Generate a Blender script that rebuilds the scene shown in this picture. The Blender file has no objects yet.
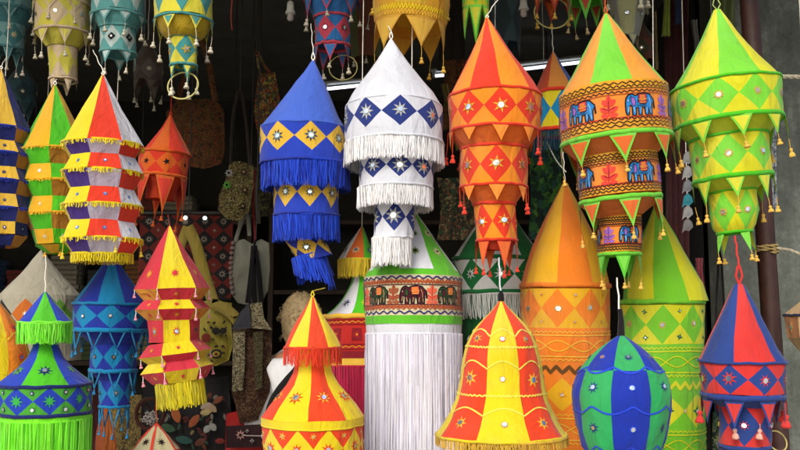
import bpy, bmesh, math, random
from mathutils import Vector, Matrix, noise, geometry
R = math.radians
PI = math.pi
random.seed(7)
sc = bpy.context.scene
C = sc.collection

# ------------------------------------------------------------ camera and pixel -> place
F = 900.0; PITCH = R(6.5); CAM = Vector((0, 0, 1.55))
FW = Vector((0, math.cos(PITCH), math.sin(PITCH))); UP = Vector((0, -math.sin(PITCH), math.cos(PITCH)))
def at(px, py, Y):
    d = Vector((1, 0, 0)) * ((px - 400) / F) + UP * ((225 - py) / F) + FW
    return CAM + d * (Y / d.y)
def mpp(px, py, Y):                       # metres per pixel there
    return (at(px, py, Y) - CAM).dot(FW) / F

# ------------------------------------------------------------ materials
MATS = {}
def lin(h, k=1.0):
    h = h.lstrip('#'); out = []
    for i in (0, 2, 4):
        c = int(h[i:i+2], 16) / 255
        out.append(k * (c / 12.92 if c <= .04045 else ((c + .055) / 1.055) ** 2.4))
    return (*out, 1)
def new_mat(name):
    m = bpy.data.materials.new(name); m.use_nodes = True
    nt = m.node_tree; nt.nodes.clear()
    out = nt.nodes.new('ShaderNodeOutputMaterial')
    return m, nt, out
def N(nt, t, **kw):
    n = nt.nodes.new(t)
    for k, v in kw.items():
        if k.startswith('_'): setattr(n, k[1:], v)
        else: n.inputs[k.replace('_', ' ')].default_value = v
    return n
def cloth(h, trans=.33, k=.86, rough=.85, bump=.5):
    key = ('cloth', h, trans, k, bump)
    if key in MATS: return MATS[key]
    m, nt, out = new_mat('cloth_' + h.strip('#').lower())
    lk = nt.links.new
    tc = N(nt, 'ShaderNodeTexCoord')
    n1 = N(nt, 'ShaderNodeTexNoise', Scale=6.0, Detail=6.0, Roughness=.6); lk(tc.outputs['Object'], n1.inputs['Vector'])
    n2 = N(nt, 'ShaderNodeTexNoise', Scale=420.0, Detail=2.0); lk(tc.outputs['Object'], n2.inputs['Vector'])
    mp = N(nt, 'ShaderNodeMapping'); mp.inputs['Scale'].default_value = (1, 1, .35); lk(tc.outputs['Object'], mp.inputs['Vector'])
    n3 = N(nt, 'ShaderNodeTexNoise', Scale=17.0, Detail=5.0, Distortion=1.4); lk(mp.outputs[0], n3.inputs['Vector'])
    r1 = N(nt, 'ShaderNodeMapRange'); r1.inputs['From Min'].default_value = .3; r1.inputs['From Max'].default_value = .7
    r1.inputs['To Min'].default_value = .88; r1.inputs['To Max'].default_value = 1.05; lk(n1.outputs[0], r1.inputs[0])
    r2 = N(nt, 'ShaderNodeMapRange'); r2.inputs['From Min'].default_value = .3; r2.inputs['From Max'].default_value = .7
    r2.inputs['To Min'].default_value = .95; r2.inputs['To Max'].default_value = 1.03; lk(n2.outputs[0], r2.inputs[0])
    mu = N(nt, 'ShaderNodeMath', _operation='MULTIPLY'); lk(r1.outputs[0], mu.inputs[0]); lk(r2.outputs[0], mu.inputs[1])
    vm = N(nt, 'ShaderNodeVectorMath', _operation='SCALE'); vm.inputs[0].default_value = lin(h, k)[:3]; lk(mu.outputs[0], vm.inputs['Scale'])
    fd = N(nt, 'ShaderNodeTexNoise', Scale=3.3, Detail=5.0, Roughness=.65); lk(tc.outputs['Object'], fd.inputs['Vector'])
    rf = N(nt, 'ShaderNodeMapRange'); rf.inputs['From Min'].default_value = .42; rf.inputs['From Max'].default_value = .72; rf.inputs['To Max'].default_value = .09; lk(fd.outputs[0], rf.inputs[0])
    c0 = lin(h, k); lum = .3 * c0[0] + .6 * c0[1] + .1 * c0[2]
    fade = N(nt, 'ShaderNodeMixRGB'); fade.inputs[2].default_value = (min(.8, lum * 1.15 + .05),) * 3 + (1,)
    lk(rf.outputs[0], fade.inputs[0]); lk(vm.outputs[0], fade.inputs[1]); vm = fade
    b1 = N(nt, 'ShaderNodeBump', Strength=bump, Distance=.026); lk(n3.outputs[0], b1.inputs['Height'])
    b2 = N(nt, 'ShaderNodeBump', Strength=.15, Distance=.001); lk(n2.outputs[0], b2.inputs['Height']); lk(b1.outputs[0], b2.inputs['Normal'])
    p = N(nt, 'ShaderNodeBsdfPrincipled', Roughness=rough); lk(vm.outputs[0], p.inputs['Base Color']); lk(b2.outputs[0], p.inputs['Normal'])
    p.inputs['Specular IOR Level'].default_value = .25
    p.inputs['Sheen Weight'].default_value = .15
    t = N(nt, 'ShaderNodeBsdfTranslucent'); lk(vm.outputs[0], t.inputs['Color'])
    mx = N(nt, 'ShaderNodeMixShader', Fac=trans); lk(p.outputs[0], mx.inputs[1]); lk(t.outputs[0], mx.inputs[2])
    lk(mx.outputs[0], out.inputs[0]); MATS[key] = m; return m
def plain(name, h, rough=.6, metal=0.0, k=1.0, emit=0, spec=.4, nscale=30, var=.25, bumpd=.002):
    key = (name, h, rough, metal, k, emit)
    if key in MATS: return MATS[key]
    m, nt, out = new_mat(name); lk = nt.links.new
    tc = N(nt, 'ShaderNodeTexCoord')
    n1 = N(nt, 'ShaderNodeTexNoise', Scale=float(nscale), Detail=8.0, Roughness=.65); lk(tc.outputs['Object'], n1.inputs['Vector'])
    r1 = N(nt, 'ShaderNodeMapRange'); r1.inputs['From Min'].default_value = .3; r1.inputs['From Max'].default_value = .7
    r1.inputs['To Min'].default_value = 1 - var; r1.inputs['To Max'].default_value = 1 + var * .6; lk(n1.outputs[0], r1.inputs[0])
    vm = N(nt, 'ShaderNodeVectorMath', _operation='SCALE'); vm.inputs[0].default_value = lin(h, k)[:3]; lk(r1.outputs[0], vm.inputs['Scale'])
    b = N(nt, 'ShaderNodeBump', Strength=.4, Distance=bumpd); lk(n1.outputs[0], b.inputs['Height'])
    p = N(nt, 'ShaderNodeBsdfPrincipled', Roughness=rough, Metallic=metal); lk(vm.outputs[0], p.inputs['Base Color']); lk(b.outputs[0], p.inputs['Normal'])
    p.inputs['Specular IOR Level'].default_value = spec
    if emit: p.inputs['Emission Color'].default_value = lin(h); p.inputs['Emission Strength'].default_value = emit
    lk(p.outputs[0], out.inputs[0]); MATS[key] = m; return m
def mottle(name, cols, scale=120, rough=.85, kind='vor', k=1.0):
    """embroidered or printed textile: cells and noise picking among thread colours"""
    key = (name,)
    if key in MATS: return MATS[key]
    m, nt, out = new_mat(name); lk = nt.links.new
    tc = N(nt, 'ShaderNodeTexCoord')
    nz = N(nt, 'ShaderNodeTexNoise', Scale=scale * .35, Detail=3.0); lk(tc.outputs['Object'], nz.inputs['Vector'])
    mxv = N(nt, 'ShaderNodeMixRGB', Fac=.06 if kind == 'vor' else .2); lk(tc.outputs['Object'], mxv.inputs[1]); lk(nz.outputs['Color'], mxv.inputs[2])
    v = N(nt, 'ShaderNodeTexVoronoi', Scale=float(scale)); lk(mxv.outputs[0], v.inputs['Vector'])
    sp = N(nt, 'ShaderNodeSeparateColor'); lk(v.outputs['Color'], sp.inputs[0])
    cr = N(nt, 'ShaderNodeValToRGB'); e = cr.color_ramp; e.interpolation = 'CONSTANT'
    while len(e.elements) < len(cols): e.elements.new(.5)
    for i, c in enumerate(cols):
        e.elements[i].position = i / len(cols); e.elements[i].color = lin(c, k)
    lk(sp.outputs[0], cr.inputs[0])
    b = N(nt, 'ShaderNodeBump', Strength=.6, Distance=.003); lk(v.outputs['Distance'], b.inputs['Height'])
    p = N(nt, 'ShaderNodeBsdfPrincipled', Roughness=rough); lk(cr.outputs[0], p.inputs['Base Color']); lk(b.outputs[0], p.inputs['Normal'])
    p.inputs['Specular IOR Level'].default_value = .2
    lk(p.outputs[0], out.inputs[0]); MATS[key] = m; return m
MIRROR = plain('mirror_glass', 'e8eef2', rough=.16, metal=.9, var=.03, bumpd=.0)
CREAM = cloth('e9e2c8'); WHITE = cloth('eef1f8', k=.82); CORD = plain('white_cord', 'e4e0d2', rough=.9)
BLACKTH = cloth('1a1418'); BAMBOO = plain('bamboo_cane', 'a8a060', rough=.5)
WIRE = plain('dark_wire', '26221e', rough=.5)

# ------------------------------------------------------------ objects
def tag(o, label=None, cat=None, group=None, kind=None):
    if label: o['label'] = label
    if cat: o['category'] = cat
    if group: o['group'] = group
    if kind: o['kind'] = kind
    return o
def empty(name, loc, rot=(0, 0, 0)):
    o = bpy.data.objects.new(name, None); C.objects.link(o); o.location = loc; o.rotation_euler = rot; o.empty_display_size = .05
    return o
def link(name, me, parent=None, loc=None):
    o = bpy.data.objects.new(name, me); C.objects.link(o)
    if parent: o.parent = parent
    if loc is not None: o.location = loc
    return o
GOLDM = None
class MB:
    def __init__(s): s.v = []; s.f = []; s.m = []; s.mats = []
    def mi(s, mat):
        if mat not in s.mats: s.mats.append(mat)
        return s.mats.index(mat)
    def add(s, vs, fs, mat):
        b = len(s.v); s.v += [tuple(p) for p in vs]; i = s.mi(mat)
        for f in fs: s.f.append([b + k for k in f]); s.m.append(i)
    def grid(s, rows, mat, close=False):
        n = len(rows[0]); vs = [p for r in rows for p in r]; fs = []
        for i in range(len(rows) - 1):
            for j in range(n if close else n - 1):
                a = i * n + j; b = i * n + (j + 1) % n
                fs.append((a, b, b + n, a + n))
        s.add(vs, fs, mat)
    def tube(s, pts, r, mat, n=6, r2=None):
        pts = [Vector(p) for p in pts]; rows = []
        for i, p in enumerate(pts):
            d = (pts[min(i + 1, len(pts) - 1)] - pts[max(i - 1, 0)]); d = d.normalized() if d.length > 1e-9 else Vector((0, 0, 1))
            a = d.cross(Vector((.13, .97, .21))).normalized(); b = d.cross(a)
            rr = r if r2 is None else r + (r2 - r) * i / (len(pts) - 1)
            rows.append([p + a * rr * math.cos(2 * PI * k / n) + b * rr * math.sin(2 * PI * k / n) for k in range(n)])
        s.grid(rows, mat, True)
        s.add(rows[0], [list(range(n))], mat); s.add(rows[-1], [list(range(n))], mat)
    def lathe(s, prof, mat, n=10, o=(0, 0, 0), ruffle=0):
        rows = []
        for z, r in prof:
            rows.append([(o[0] + (r + ruffle * r * math.cos(k * 5)) * math.cos(2 * PI * k / n), o[1] + (r + ruffle * r * math.cos(k * 5)) * math.sin(2 * PI * k / n), o[2] + z) for k in range(n)])
        s.grid(rows, mat, True)
    def box(s, c, d, mat):
        x, y, z = c; a, b, h = d[0] / 2, d[1] / 2, d[2] / 2
        vs = [(x + i * a, y + j * b, z + k * h) for i in (-1, 1) for j in (-1, 1) for k in (-1, 1)]
        s.add(vs, [(0, 1, 3, 2), (4, 6, 7, 5), (0, 4, 5, 1), (2, 3, 7, 6), (0, 2, 6, 4), (1, 5, 7, 3)], mat)
    def mesh(s, name, smooth=True):
        me = bpy.data.meshes.new(name); me.from_pydata(s.v, [], s.f)
        for m in s.mats: me.materials.append(m)
        me.polygons.foreach_set('material_index', s.m)
        me.polygons.foreach_set('use_smooth', [smooth] * len(me.polygons))
        me.update(); return me
    def build(s, name, parent=None, loc=None, smooth=True):
        return link(name, s.mesh(name, smooth), parent, loc)

# ------------------------------------------------------------ 2D motifs
def star2(n, R1, R2, rot=0):
    return [((R1 if i % 2 == 0 else R2) * math.sin(rot + PI * i / n), (R1 if i % 2 == 0 else R2) * math.cos(rot + PI * i / n)) for i in range(2 * n)]
def disc2(r, n=12): return [(r * math.cos(2 * PI * i / n), r * math.sin(2 * PI * i / n)) for i in range(n)]
ELE = [(-.66,-.46),(-.57,-.46),(-.54,-.1),(-.48,-.02),(-.42,-.12),(-.42,-.5),(-.24,-.5),(-.22,-.16),(-.13,-.14),(-.11,-.5),(.04,-.5),(.06,-.14),(.2,-.14),(.22,-.5),(.37,-.5),(.4,-.18),(.45,-.5),(.6,-.5),(.62,-.05),(.7,.1),(.74,-.2),(.78,-.2),(.74,.2),(.62,.3),(.5,.44),(.2,.5),(-.05,.46),(-.2,.38),(-.34,.48),(-.52,.44),(-.64,.3),(-.7,.05),(-.7,-.3)]
EAR = [(-.4,.34),(-.28,.3),(-.22,.12),(-.28,-.06),(-.38,-.08),(-.42,.1)]
SAD = [(-.08,.44),(.32,.46),(.34,.1),(.28,0),(-.02,0),(-.08,.12)]
SAD2 = [(0,.4),(.24,.41),(.25,.14),(.0,.12)]
def leaf2(x, y, L_, w, a):
    pts = []
    for i in range(10):
        t = 2 * PI * i / 10; p = (L_ * .5 * (1 + math.cos(t)), w * math.sin(t) * abs(math.sin(t)) ** .5)
        pts.append((x + p[0] * math.cos(a) - p[1] * math.sin(a), y + p[0] * math.sin(a) + p[1] * math.cos(a)))
    return pts

RS = random.Random(11); GOLDM = cloth('f2c440')
class Surf:
    """a surface S(u,v) plus a mesh collecting faces on it; a, b are metres along / up it"""
    def __init__(s, fn, circ, leng):
        s.S = fn; s.circ = circ; s.len = leng; s.mb = MB()
    def P(s, u, v, off=0):
        p = s.S(u, v)
        if off:
            e = .004
            n = (s.S(u + e, v) - s.S(u - e, v)).cross(s.S(u, min(v + .03, 1.02)) - s.S(u, max(v - .03, -.02)))
            if n.length > 1e-12: p = p - n.normalized() * off
        return p
    def patch(s, u, v, poly, mat, off=.0015, sc_=1.0, rot=0, seg=.012, sx=1.0, tl=(0, 0)):
        cr = s.circ(v); q = []
        for a, b in poly:
            a2 = (a * math.cos(rot) - b * math.sin(rot)) * sc_ * sx; b2 = (a * math.sin(rot) + b * math.cos(rot)) * sc_
            q.append((a2, b2))
        tris = geometry.tessellate_polygon([[Vector((a, b, 0)) for a, b in q]])
        bm = bmesh.new(); vs = [bm.verts.new((a, b, 0)) for a, b in q]
        for t in tris:
            try: bm.faces.new([vs[i] for i in t])
            except ValueError: pass
        for _ in range(4):
            es = [e for e in bm.edges if e.calc_length() > seg]
            if not es: break
            bmesh.ops.subdivide_edges(bm, edges=es, cuts=1); bmesh.ops.triangulate(bm, faces=bm.faces[:])
        bm.verts.ensure_lookup_table(); bm.verts.index_update()
        pts = [s.P(u + w.co.x / cr, v - w.co.y / s.len, off + w.co.x * tl[0] + w.co.y * tl[1]) for w in bm.verts]
        s.mb.add(pts, [[w.index for w in f.verts] for f in bm.faces], mat); bm.free()
    def line(s, pts, w, mat, off=.002, closed=False):
        """ribbon along (u,v) points"""
        if closed: pts = list(pts) + [pts[0]]
        rows = []; n = len(pts)
        for i, (u, v) in enumerate(pts):
            a = pts[max(i - 1, 0)]; b = pts[min(i + 1, n - 1)]
            cr = s.circ(v); dx = (b[0] - a[0]) * cr; dy = (b[1] - a[1]) * s.len; L_ = math.hypot(dx, dy) or 1
            nx, ny = -dy / L_ * w / 2, dx / L_ * w / 2
            rows.append([s.P(u + nx / cr, v + ny / s.len, off), s.P(u - nx / cr, v - ny / s.len, off)])
        s.mb.grid(rows, mat)
    def ring(s, v, w, mat, amp=0, cnt=0, shape='sine', off=.002, n=120, ph=0, u0=0, u1=1):
        pts = []
        nn = max(n, cnt * 8) if cnt else n
        for i in range(nn + 1):
            u = u0 + (u1 - u0) * i / nn; t = (u * cnt + ph) % 1 if cnt else 0
            d = 0
            if shape == 'sine': d = math.sin(2 * PI * t)
            elif shape == 'zig': d = 1 - 4 * abs(t - .5)
            elif shape == 'arch': d = -abs(math.sin(PI * t)) * 2 + 1
            elif shape == 'scal': d = abs(math.sin(PI * t)) * 2 - 1
            pts.append((u, v + amp * d))
        s.line(pts, w, mat, off)
    def star(s, u, v, r, mat, mirror=.34, n=8, mmat=None, ring=None, inner=.42):
        r *= RS.uniform(.9, 1.1); u += RS.uniform(-1, 1) * r * .12 / s.circ(v); v += RS.uniform(-1, 1) * r * .12 / s.len
        s.patch(u, v, star2(n, r, r * inner), mat, rot=RS.uniform(-.35, .35), sx=RS.uniform(.92, 1.08))
        if ring is not None: s.patch(u, v, disc2(r * mirror * 1.45), ring, off=.002)
        if mirror: s.patch(u, v, disc2(r * mirror), mmat or MIRROR, off=.0034, tl=(RS.uniform(-.14, .14), RS.uniform(-.14, .14)))
    def outline(s, u, v, poly, w, mat, sc_, off=.0026, sx=1.0):
        cr = s.circ(v); s.line([(u + a * sc_ * sx / cr, v - b * sc_ / s.len) for a, b in poly], w, mat, off, closed=True)
    def elephant(s, u, v, size, body, sad, ear, outl=None, face=1):
        ol = outl or BLACKTH
        s.patch(u, v, ELE, body, sc_=size, sx=face, off=.0015)
        s.patch(u, v, SAD, sad, sc_=size, sx=face, off=.0021)
        s.patch(u, v, SAD2, cloth('e8873a'), sc_=size, sx=face, off=.0026)
        s.patch(u, v, EAR, ear, sc_=size, sx=face, off=.0021)
        cr = s.circ(v); lt = cloth('8cc4e8') if '2d8fdc' in body.name else cloth('b88a64')
        for pl, m_, w_ in (([(-.5,.1),(-.46,.3),(-.4,.4)], ol, .0016), ([(-.56,-.1),(-.6,-.35)], lt, .003), ([(.42,.3),(.5,.1),(.5,-.15)], lt, .0032), ([(.1,-.2),(.3,-.1),(.42,-.3)], ol, .0018), ([(-.36,-.15),(-.3,-.4)], lt, .003),
                           ([(.02,-.15),(-.02,-.42)], lt, .003), ([(.32,-.15),(.29,-.42)], lt, .003), ([(.52,-.2),(.53,-.42)], lt, .003), ([(-.2,-.05),(0,-.08),(.25,-.05)], ol, .0016), ([(-.1,.2),(-.16,.02)], ol, .0016), ([(-.08,.2),(.34,.22)], GOLDM, .002), ([(-.05,.06),(.3,.07)], GOLDM, .002)):
            s.line([(u + a * size * face / cr, v - q * size / s.len) for a, q in pl], w_, m_, off=.0032)
        s.patch(u, v, [(-.56 + .03 * a, .18 + .03 * q) for a, q in disc2(1, 8)], CREAM, sc_=size, sx=face, off=.0034)
        s.outline(u, v, ELE, .0042, ol, size, sx=face); s.outline(u, v, SAD, .002, ol, size, sx=face, off=.003)
        s.outline(u, v, EAR, .0018, ol, size, sx=face, off=.003)
    def plant(s, u, v, size, mat, dark=None):
        for x, y, L_, w, a in [(0,-.42,.9,.07,PI/2),(0,-.25,.46,.13,.55),(0,-.25,.46,.13,PI-.55),(0,.05,.42,.13,.8),(0,.05,.42,.13,PI-.8),(0,.2,.34,.12,PI/2),(0,-.42,.38,.12,.1),(0,-.42,.38,.12,PI-.1)]:
            s.patch(u, v, leaf2(x, y, L_, w, a), mat, sc_=size, off=.0015 + random.random() * .0008)
        if dark:
            s.patch(u, v, leaf2(0, -.4, .95, .02, PI/2), dark, sc_=size, off=.0027)
            for sg in (1, -1):
                s.patch(u, v, leaf2(0, -.18, .36, .02, PI/2 - sg * 1.05), dark, sc_=size, off=.0027)

# ------------------------------------------------------------ lanterns
def catmull(pts, k=5):
    out = []
    for i in range(len(pts) - 1):
        p0, p1, p2, p3 = pts[max(i-1,0)], pts[i], pts[i+1], pts[min(i+2,len(pts)-1)]
        for j in range(k):
            t = j / k
            out.append(tuple(.5 * (2*b + (c-a)*t + (2*a-5*b+4*c-d)*t*t + (3*b-a-3*c+d)*t**3) for a, b, c, d in zip(p0, p1, p2, p3)))
    out.append(pts[-1]); return out
def gore(cols, n):
    def f(u, v):
        i = int(math.floor(u * n + 1e-6))
        return cols[(i if i <= n // 2 else i - n) % len(cols)]
    return f
def diamond(bg, fg, n):
    return lambda u, v: fg if abs((u * n) % 1 - .5) + abs(v - .5) < .5 else bg
def solid(c): return lambda u, v: c
LG = 'fabric lanterns hanging at the shop front'
class Lantern:
    def __init__(s, name, label, x, ytop, Y, tilt=0, group=LG, cat='lantern', seed=None, wob=.0028, yaw=0):
        s.x = x; s.Y = Y; s.o = at(x, ytop, Y); s.ytop = ytop; s.wob = wob; s.vo = math.degrees(math.atan((400 - x) / F)); s.cx0 = None; s.ea = RS.uniform(.008, .024); s.ep = RS.uniform(0, PI)
        s.root = empty(name, s.o, (R(random.uniform(-1.5, 1.5)), -R(tilt), R(yaw)))
        tag(s.root, label, cat, group); s.seed = Vector((random.random() * 50, random.random() * 50, 3))
    def ell(s, th): return 1 + s.ea * math.cos(2 * (th - s.ep)) + s.ea * .5 * math.cos(3 * th + s.ep)   # bent hoops
    def loc(s, py, hw, dx=0):
        p = at(s.x + dx, py, s.Y) - s.o
        return (p.z, hw * mpp(s.x, py, s.Y), p.x)
    def px(s, v): return v * mpp(s.x, s.ytop, s.Y)
    def surf(s, pts, sides=0, rot=0, smooth=False, wob=None, sag=0, seams=0):
        pts = [(p[0], p[1], p[2] if len(p) > 2 else 0) for p in pts]
        if smooth: pts = catmull(pts)
        q = [s.loc(*p) for p in pts]
        cum = [0]
        for a, b in zip(q, q[1:]): cum.append(cum[-1] + math.hypot(b[0] - a[0], b[1] - a[1]) + 1e-9)
        T = cum[-1]; wb = s.wob if wob is None else wob
        def prof(v):
            t = v * T; i = 0
            while i < len(cum) - 2 and cum[i + 1] < t: i += 1
            f = (t - cum[i]) / (cum[i + 1] - cum[i]); a, b = q[i], q[i + 1]
            return [x + (y - x) * f for x, y in zip(a, b)]
        rt = R(rot)
        def S(u, v):
            z, r, cx = prof(v); vv = min(max(v, 0), 1)
            if wb and r > .02: u = u + .0055 * noise.noise(Vector((math.sin(2 * PI * u) * 2.5, math.cos(2 * PI * u) * 2.5, z * 14)) + s.seed)
            r -= sag * math.sin(PI * vv) * r
            if seams and not sides:
                d = abs((u * seams + .5) % 1 - .5); r *= 1 - (.016 if smooth else .007) * math.exp(-(d / .12) ** 2) * (1 + .5 * noise.noise(Vector((round(u * seams) * 3.1, z * 40, 1)))) * min(1, 4 * vv)
            th = rt + 2 * PI * u
            if sides:
                w = 2 * PI / sides; t = (2 * PI * u) % w
                r *= math.cos(w / 2) / math.cos(t - w / 2)
            r *= s.ell(th)
            if wb:
                p = Vector((math.sin(th) * 2.2, math.cos(th) * 2.2, z * 9)) + s.seed
                k = min(1, r / .03)
                r += wb * k * (noise.noise(p) + .5 * noise.noise(p * 2.3) + .35 * noise.noise(Vector((p.x * 4, p.y * 4, z * 7)))) * 1.7
                z += wb * .9 * k * noise.noise(Vector((math.sin(th) * 1.5, math.cos(th) * 1.5, z * 3)) - s.seed)
            return Vector((cx + r * math.sin(th), -r * math.cos(th), z))
        sf = Surf(S, lambda v: max(2 * PI * prof(min(max(v, 0), 1))[1], .004), T)
        return sf
    def sec(s, name, pts, col, n=8, k=3, nv=1, c=0, gorec=False, sides=0, smooth=False, dec=None, wob=None, sag=0, half=0):
        """c: degrees (from the camera side) where a cell centre lies"""
        rot = c + s.vo - 180 / n
        if s.cx0 is None: s.cx0 = s.loc(*pts[0])[2]
        sf = s.surf(pts, sides, rot, smooth, wob, sag, n)
        NU = n * 2 * k; NV = nv * 2 * k
        vs = [[sf.S(i / NU, j / NV) for i in range(NU)] for j in range(NV + 1)]
        mb = sf.mb; flat = [p for r in vs for p in r]; b = len(mb.v); mb.v += [tuple(p) for p in flat]
        for j in range(NV):
            for i in range(NU):
                a0 = b + j * NU + i; a1 = b + j * NU + (i + 1) % NU; a2 = a1 + NU; a3 = a0 + NU
                left = (i % (2 * k)) < k; top = (j % (2 * k)) < k
                if left == top: tr = [((a0, a1, a3), (1/3, 1/3)), ((a1, a2, a3), (2/3, 2/3))]
                else: tr = [((a0, a1, a2), (2/3, 1/3)), ((a0, a2, a3), (1/3, 2/3))]
                for f, (fu, fv) in tr:
                    mb.f.append(list(f)); mb.m.append(mb.mi(col((i + fu) / NU, (j + fv) / NV)))
        if dec: dec(sf)
        o = mb.build(name, s.root, smooth=True)
        if sides:
            for e in o.data.polygons: e.use_smooth = False
        return sf
    def mark(s): s._m = set(s.root.children)
    def lean(s, deg, py, dx=0, ax='Y'):
        """tilt the parts made since mark() about a point on the axis"""
        z, r, cx = s.loc(py, 1, dx); from_ = Vector((cx, 0, z)); bpy.context.view_layer.update()
        M = Matrix.Translation(from_) @ Matrix.Rotation(-R(deg), 4, ax) @ Matrix.Translation(-from_)
        for o in s.root.children:
            if o not in s._m: o.matrix_local = M @ o.matrix_local
    def rim(s, py, hw, mat, t=1.3, dx=0, h=1.0, name='rim', sides=0, c=0, n=8):
        z, r, cx = s.loc(py, hw, dx); tt = s.px(min(t, .75 + .45 * t)); mb = MB(); rows = []
        for i in range(72):
            u = i / 72; th = 2 * PI * u; rr = r
            if sides:
                w = 2 * PI / sides; th += R(c + s.vo - 180 / n); tq = (2 * PI * u) % w; rr = r * math.cos(w / 2) / math.cos(tq - w / 2)
            p = Vector((math.sin(th) * 2.2, math.cos(th) * 2.2, z * 9)) + s.seed
            rr = rr * s.ell(th) + s.wob * noise.noise(p) * 1.2; zz = z + s.wob * noise.noise(p * 1.7)
            rows.append([(cx + (rr + tt * .6 * math.cos(a)) * math.sin(th), -(rr + tt * .6 * math.cos(a)) * math.cos(th), zz + tt * h * math.sin(a)) for a in [2 * PI * k / 6 for k in range(6)]])
        rows.append(rows[0]); mb.grid(rows, mat, True); return mb.build(name, s.root)
    def fringe(s, py, hw, length, mat, n=160, w=.9, dx=0, lenf=None, name='fringe', sway=1.0, jit=.12, head=None, loops=False, c=0):
        z, r, cx = s.loc(py, hw, dx); mb = MB(); L_ = s.px(length); w = s.px(w)
        for i in range(n):
            th = 2 * PI * (i + random.uniform(-.35, .35)) / n
            rr = r * s.ell(th) + random.uniform(-.0015, .0025)
            l = L_ * (1 + random.uniform(-jit, jit * .4)) * (lenf(math.degrees((th + PI) % (2 * PI) - PI)) if lenf else 1)
            k = 4 if l > .03 else 2
            sx = noise.noise(Vector((th * 3, z * 5, s.seed.x))) * .10 * sway + random.uniform(-.04, .04) * sway
            sr = noise.noise(Vector((th * 2, z * 5, s.seed.y))) * .10 * sway + random.uniform(-.03, .03) * sway
            yaw = random.uniform(-.9, .9); rows = []
            for j in range(k + 1):
                t = j / k; a = th + sx * l * t * t / max(r, .02) + .0018 * math.sin(t * 6 + i) / max(r, .02)
                q = rr + sr * l * t * t
                wd = w * (1 - .25 * t); ex, ey = math.cos(th + yaw) * wd / 2, math.sin(th + yaw) * wd / 2
                px_, py_ = cx + q * math.sin(a), -q * math.cos(a)
                rows.append([(px_ - ex, py_ - ey, z - l * t), (px_ + ex, py_ + ey, z - l * t)])
            mb.grid(rows, mat[i % len(mat)] if isinstance(mat, (list, tuple)) else mat)
        m0 = mat[0] if isinstance(mat, (list, tuple)) else mat
        hd = s.px(1.2); rows = [[(cx + (r + o) * math.sin(2*PI*i/64), -(r + o) * math.cos(2*PI*i/64), z + q) for i in range(65)] for o, q in ((0, hd * .6), (.0022, 0), (0, -hd))]
        mb.grid(rows, m0)
        return mb.build(name, s.root)
    def tassel_mesh(s, mat, cordm, ln, size, knot=None):
        mb = MB(); mb.tube([(0, 0, 0), (.0015, 0, -ln * .5), (0, .001, -ln)], .0011, cordm, 4)
        q = size; z = -ln
        mb.lathe([(z + .1*q, .05*q), (z, .26*q), (z - .2*q, .33*q), (z - .42*q, .22*q), (z - .5*q, .2*q)], knot or mat, 10)
        mb.lathe([(z - .5*q, .2*q), (z - .65*q, .36*q), (z - 1.0*q, .5*q), (z - 1.25*q, .52*q), (z - 1.2*q, .0)], mat, 14, ruffle=.12)
        return mb.mesh('tassel')
    def pennants(s, py, hw, n, ln, wd, inner, border, c=0, dx=0, tassel=None, bw=.22, cord=5, tsize=5, outw=0, name='pennant', every=1, knot=None, gap=None, cordm=None):
        z, r, cx = s.loc(py, hw, dx); L_ = s.px(ln); W = s.px(wd); mb = MB()
        def tri(W, L, z0, mat, off):
            rows = []; K = 8; M = 6
            for j in range(K + 1):
                t = j / K; hwid = W / 2 * ((1 - t) ** 1.12) + .0006
                rows.append([((r + off + outw * t * L) * math.sin((-1 + 2 * i / M) * hwid / max(r, .01)), -(r + off + outw * t * L) * math.cos((-1 + 2 * i / M) * hwid / max(r, .01)), z0 - t * L) for i in range(M + 1)])
            mb.grid(rows, mat)
        if inner is None:      # open outline of tape
            q = [(r * math.sin(sg * W / 2 * (1 - t) / r), -r * math.cos(sg * W / 2 * (1 - t) / r), -t * L_) for sg, ts in ((-1, (0, .5, 1)), (1, (.5, 0))) for t in ts]
            mb.tube(q, s.px(.9), border, 5)
        else: tri(W, L_, 0, border, 0)
        if inner is not None:
            tri(W * (1 - 1.6 * bw), L_ * (1 - 1.9 * bw), -L_ * .09, inner, .0012); tri(W * (1 - 1.6 * bw), L_ * (1 - 1.9 * bw), -L_ * .09, inner, -.0012)
        if gap is not None:      # open outline: dark cut shown by real hole
            pass
        me = mb.mesh(name); tm = s.tassel_mesh(tassel, cordm or tassel, s.px(cord), s.px(tsize), knot) if tassel else None
        for i in range(n):
            o = link(name, me, s.root, (cx, 0, z)); o.rotation_euler = (0, 0, R(c + s.vo + 360 * i / n + random.uniform(-2, 2)))
            el = s.ell(o.rotation_euler.z); o.scale = (el, el, random.uniform(.9, 1.08))
            if tm and i % every == 0:
                t = link('tassel', tm, o, (0, -r - outw * L_, -L_ * .97)); t.rotation_euler = (random.uniform(-.12, .12), random.uniform(-.12, .12), 0)
                t.scale = (1, 1, random.uniform(.8, 1.2))
    def tassels(s, py, hw, angs, mat, cord=10, size=5, dx=0, cordm=None, knot=None, jig=.1):
        z, r, cx = s.loc(py, hw, dx); me = s.tassel_mesh(mat, cordm or mat, s.px(cord), s.px(size), knot)
        for a in angs:
            a += s.vo
            t = link('tassel', me, s.root, (cx + r * math.sin(R(a)), -r * math.cos(R(a)), z)); t.scale = (1, 1, random.uniform(.75, 1.2))
            t.rotation_euler = (random.uniform(-jig, jig), random.uniform(-jig, jig), random.random())
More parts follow.
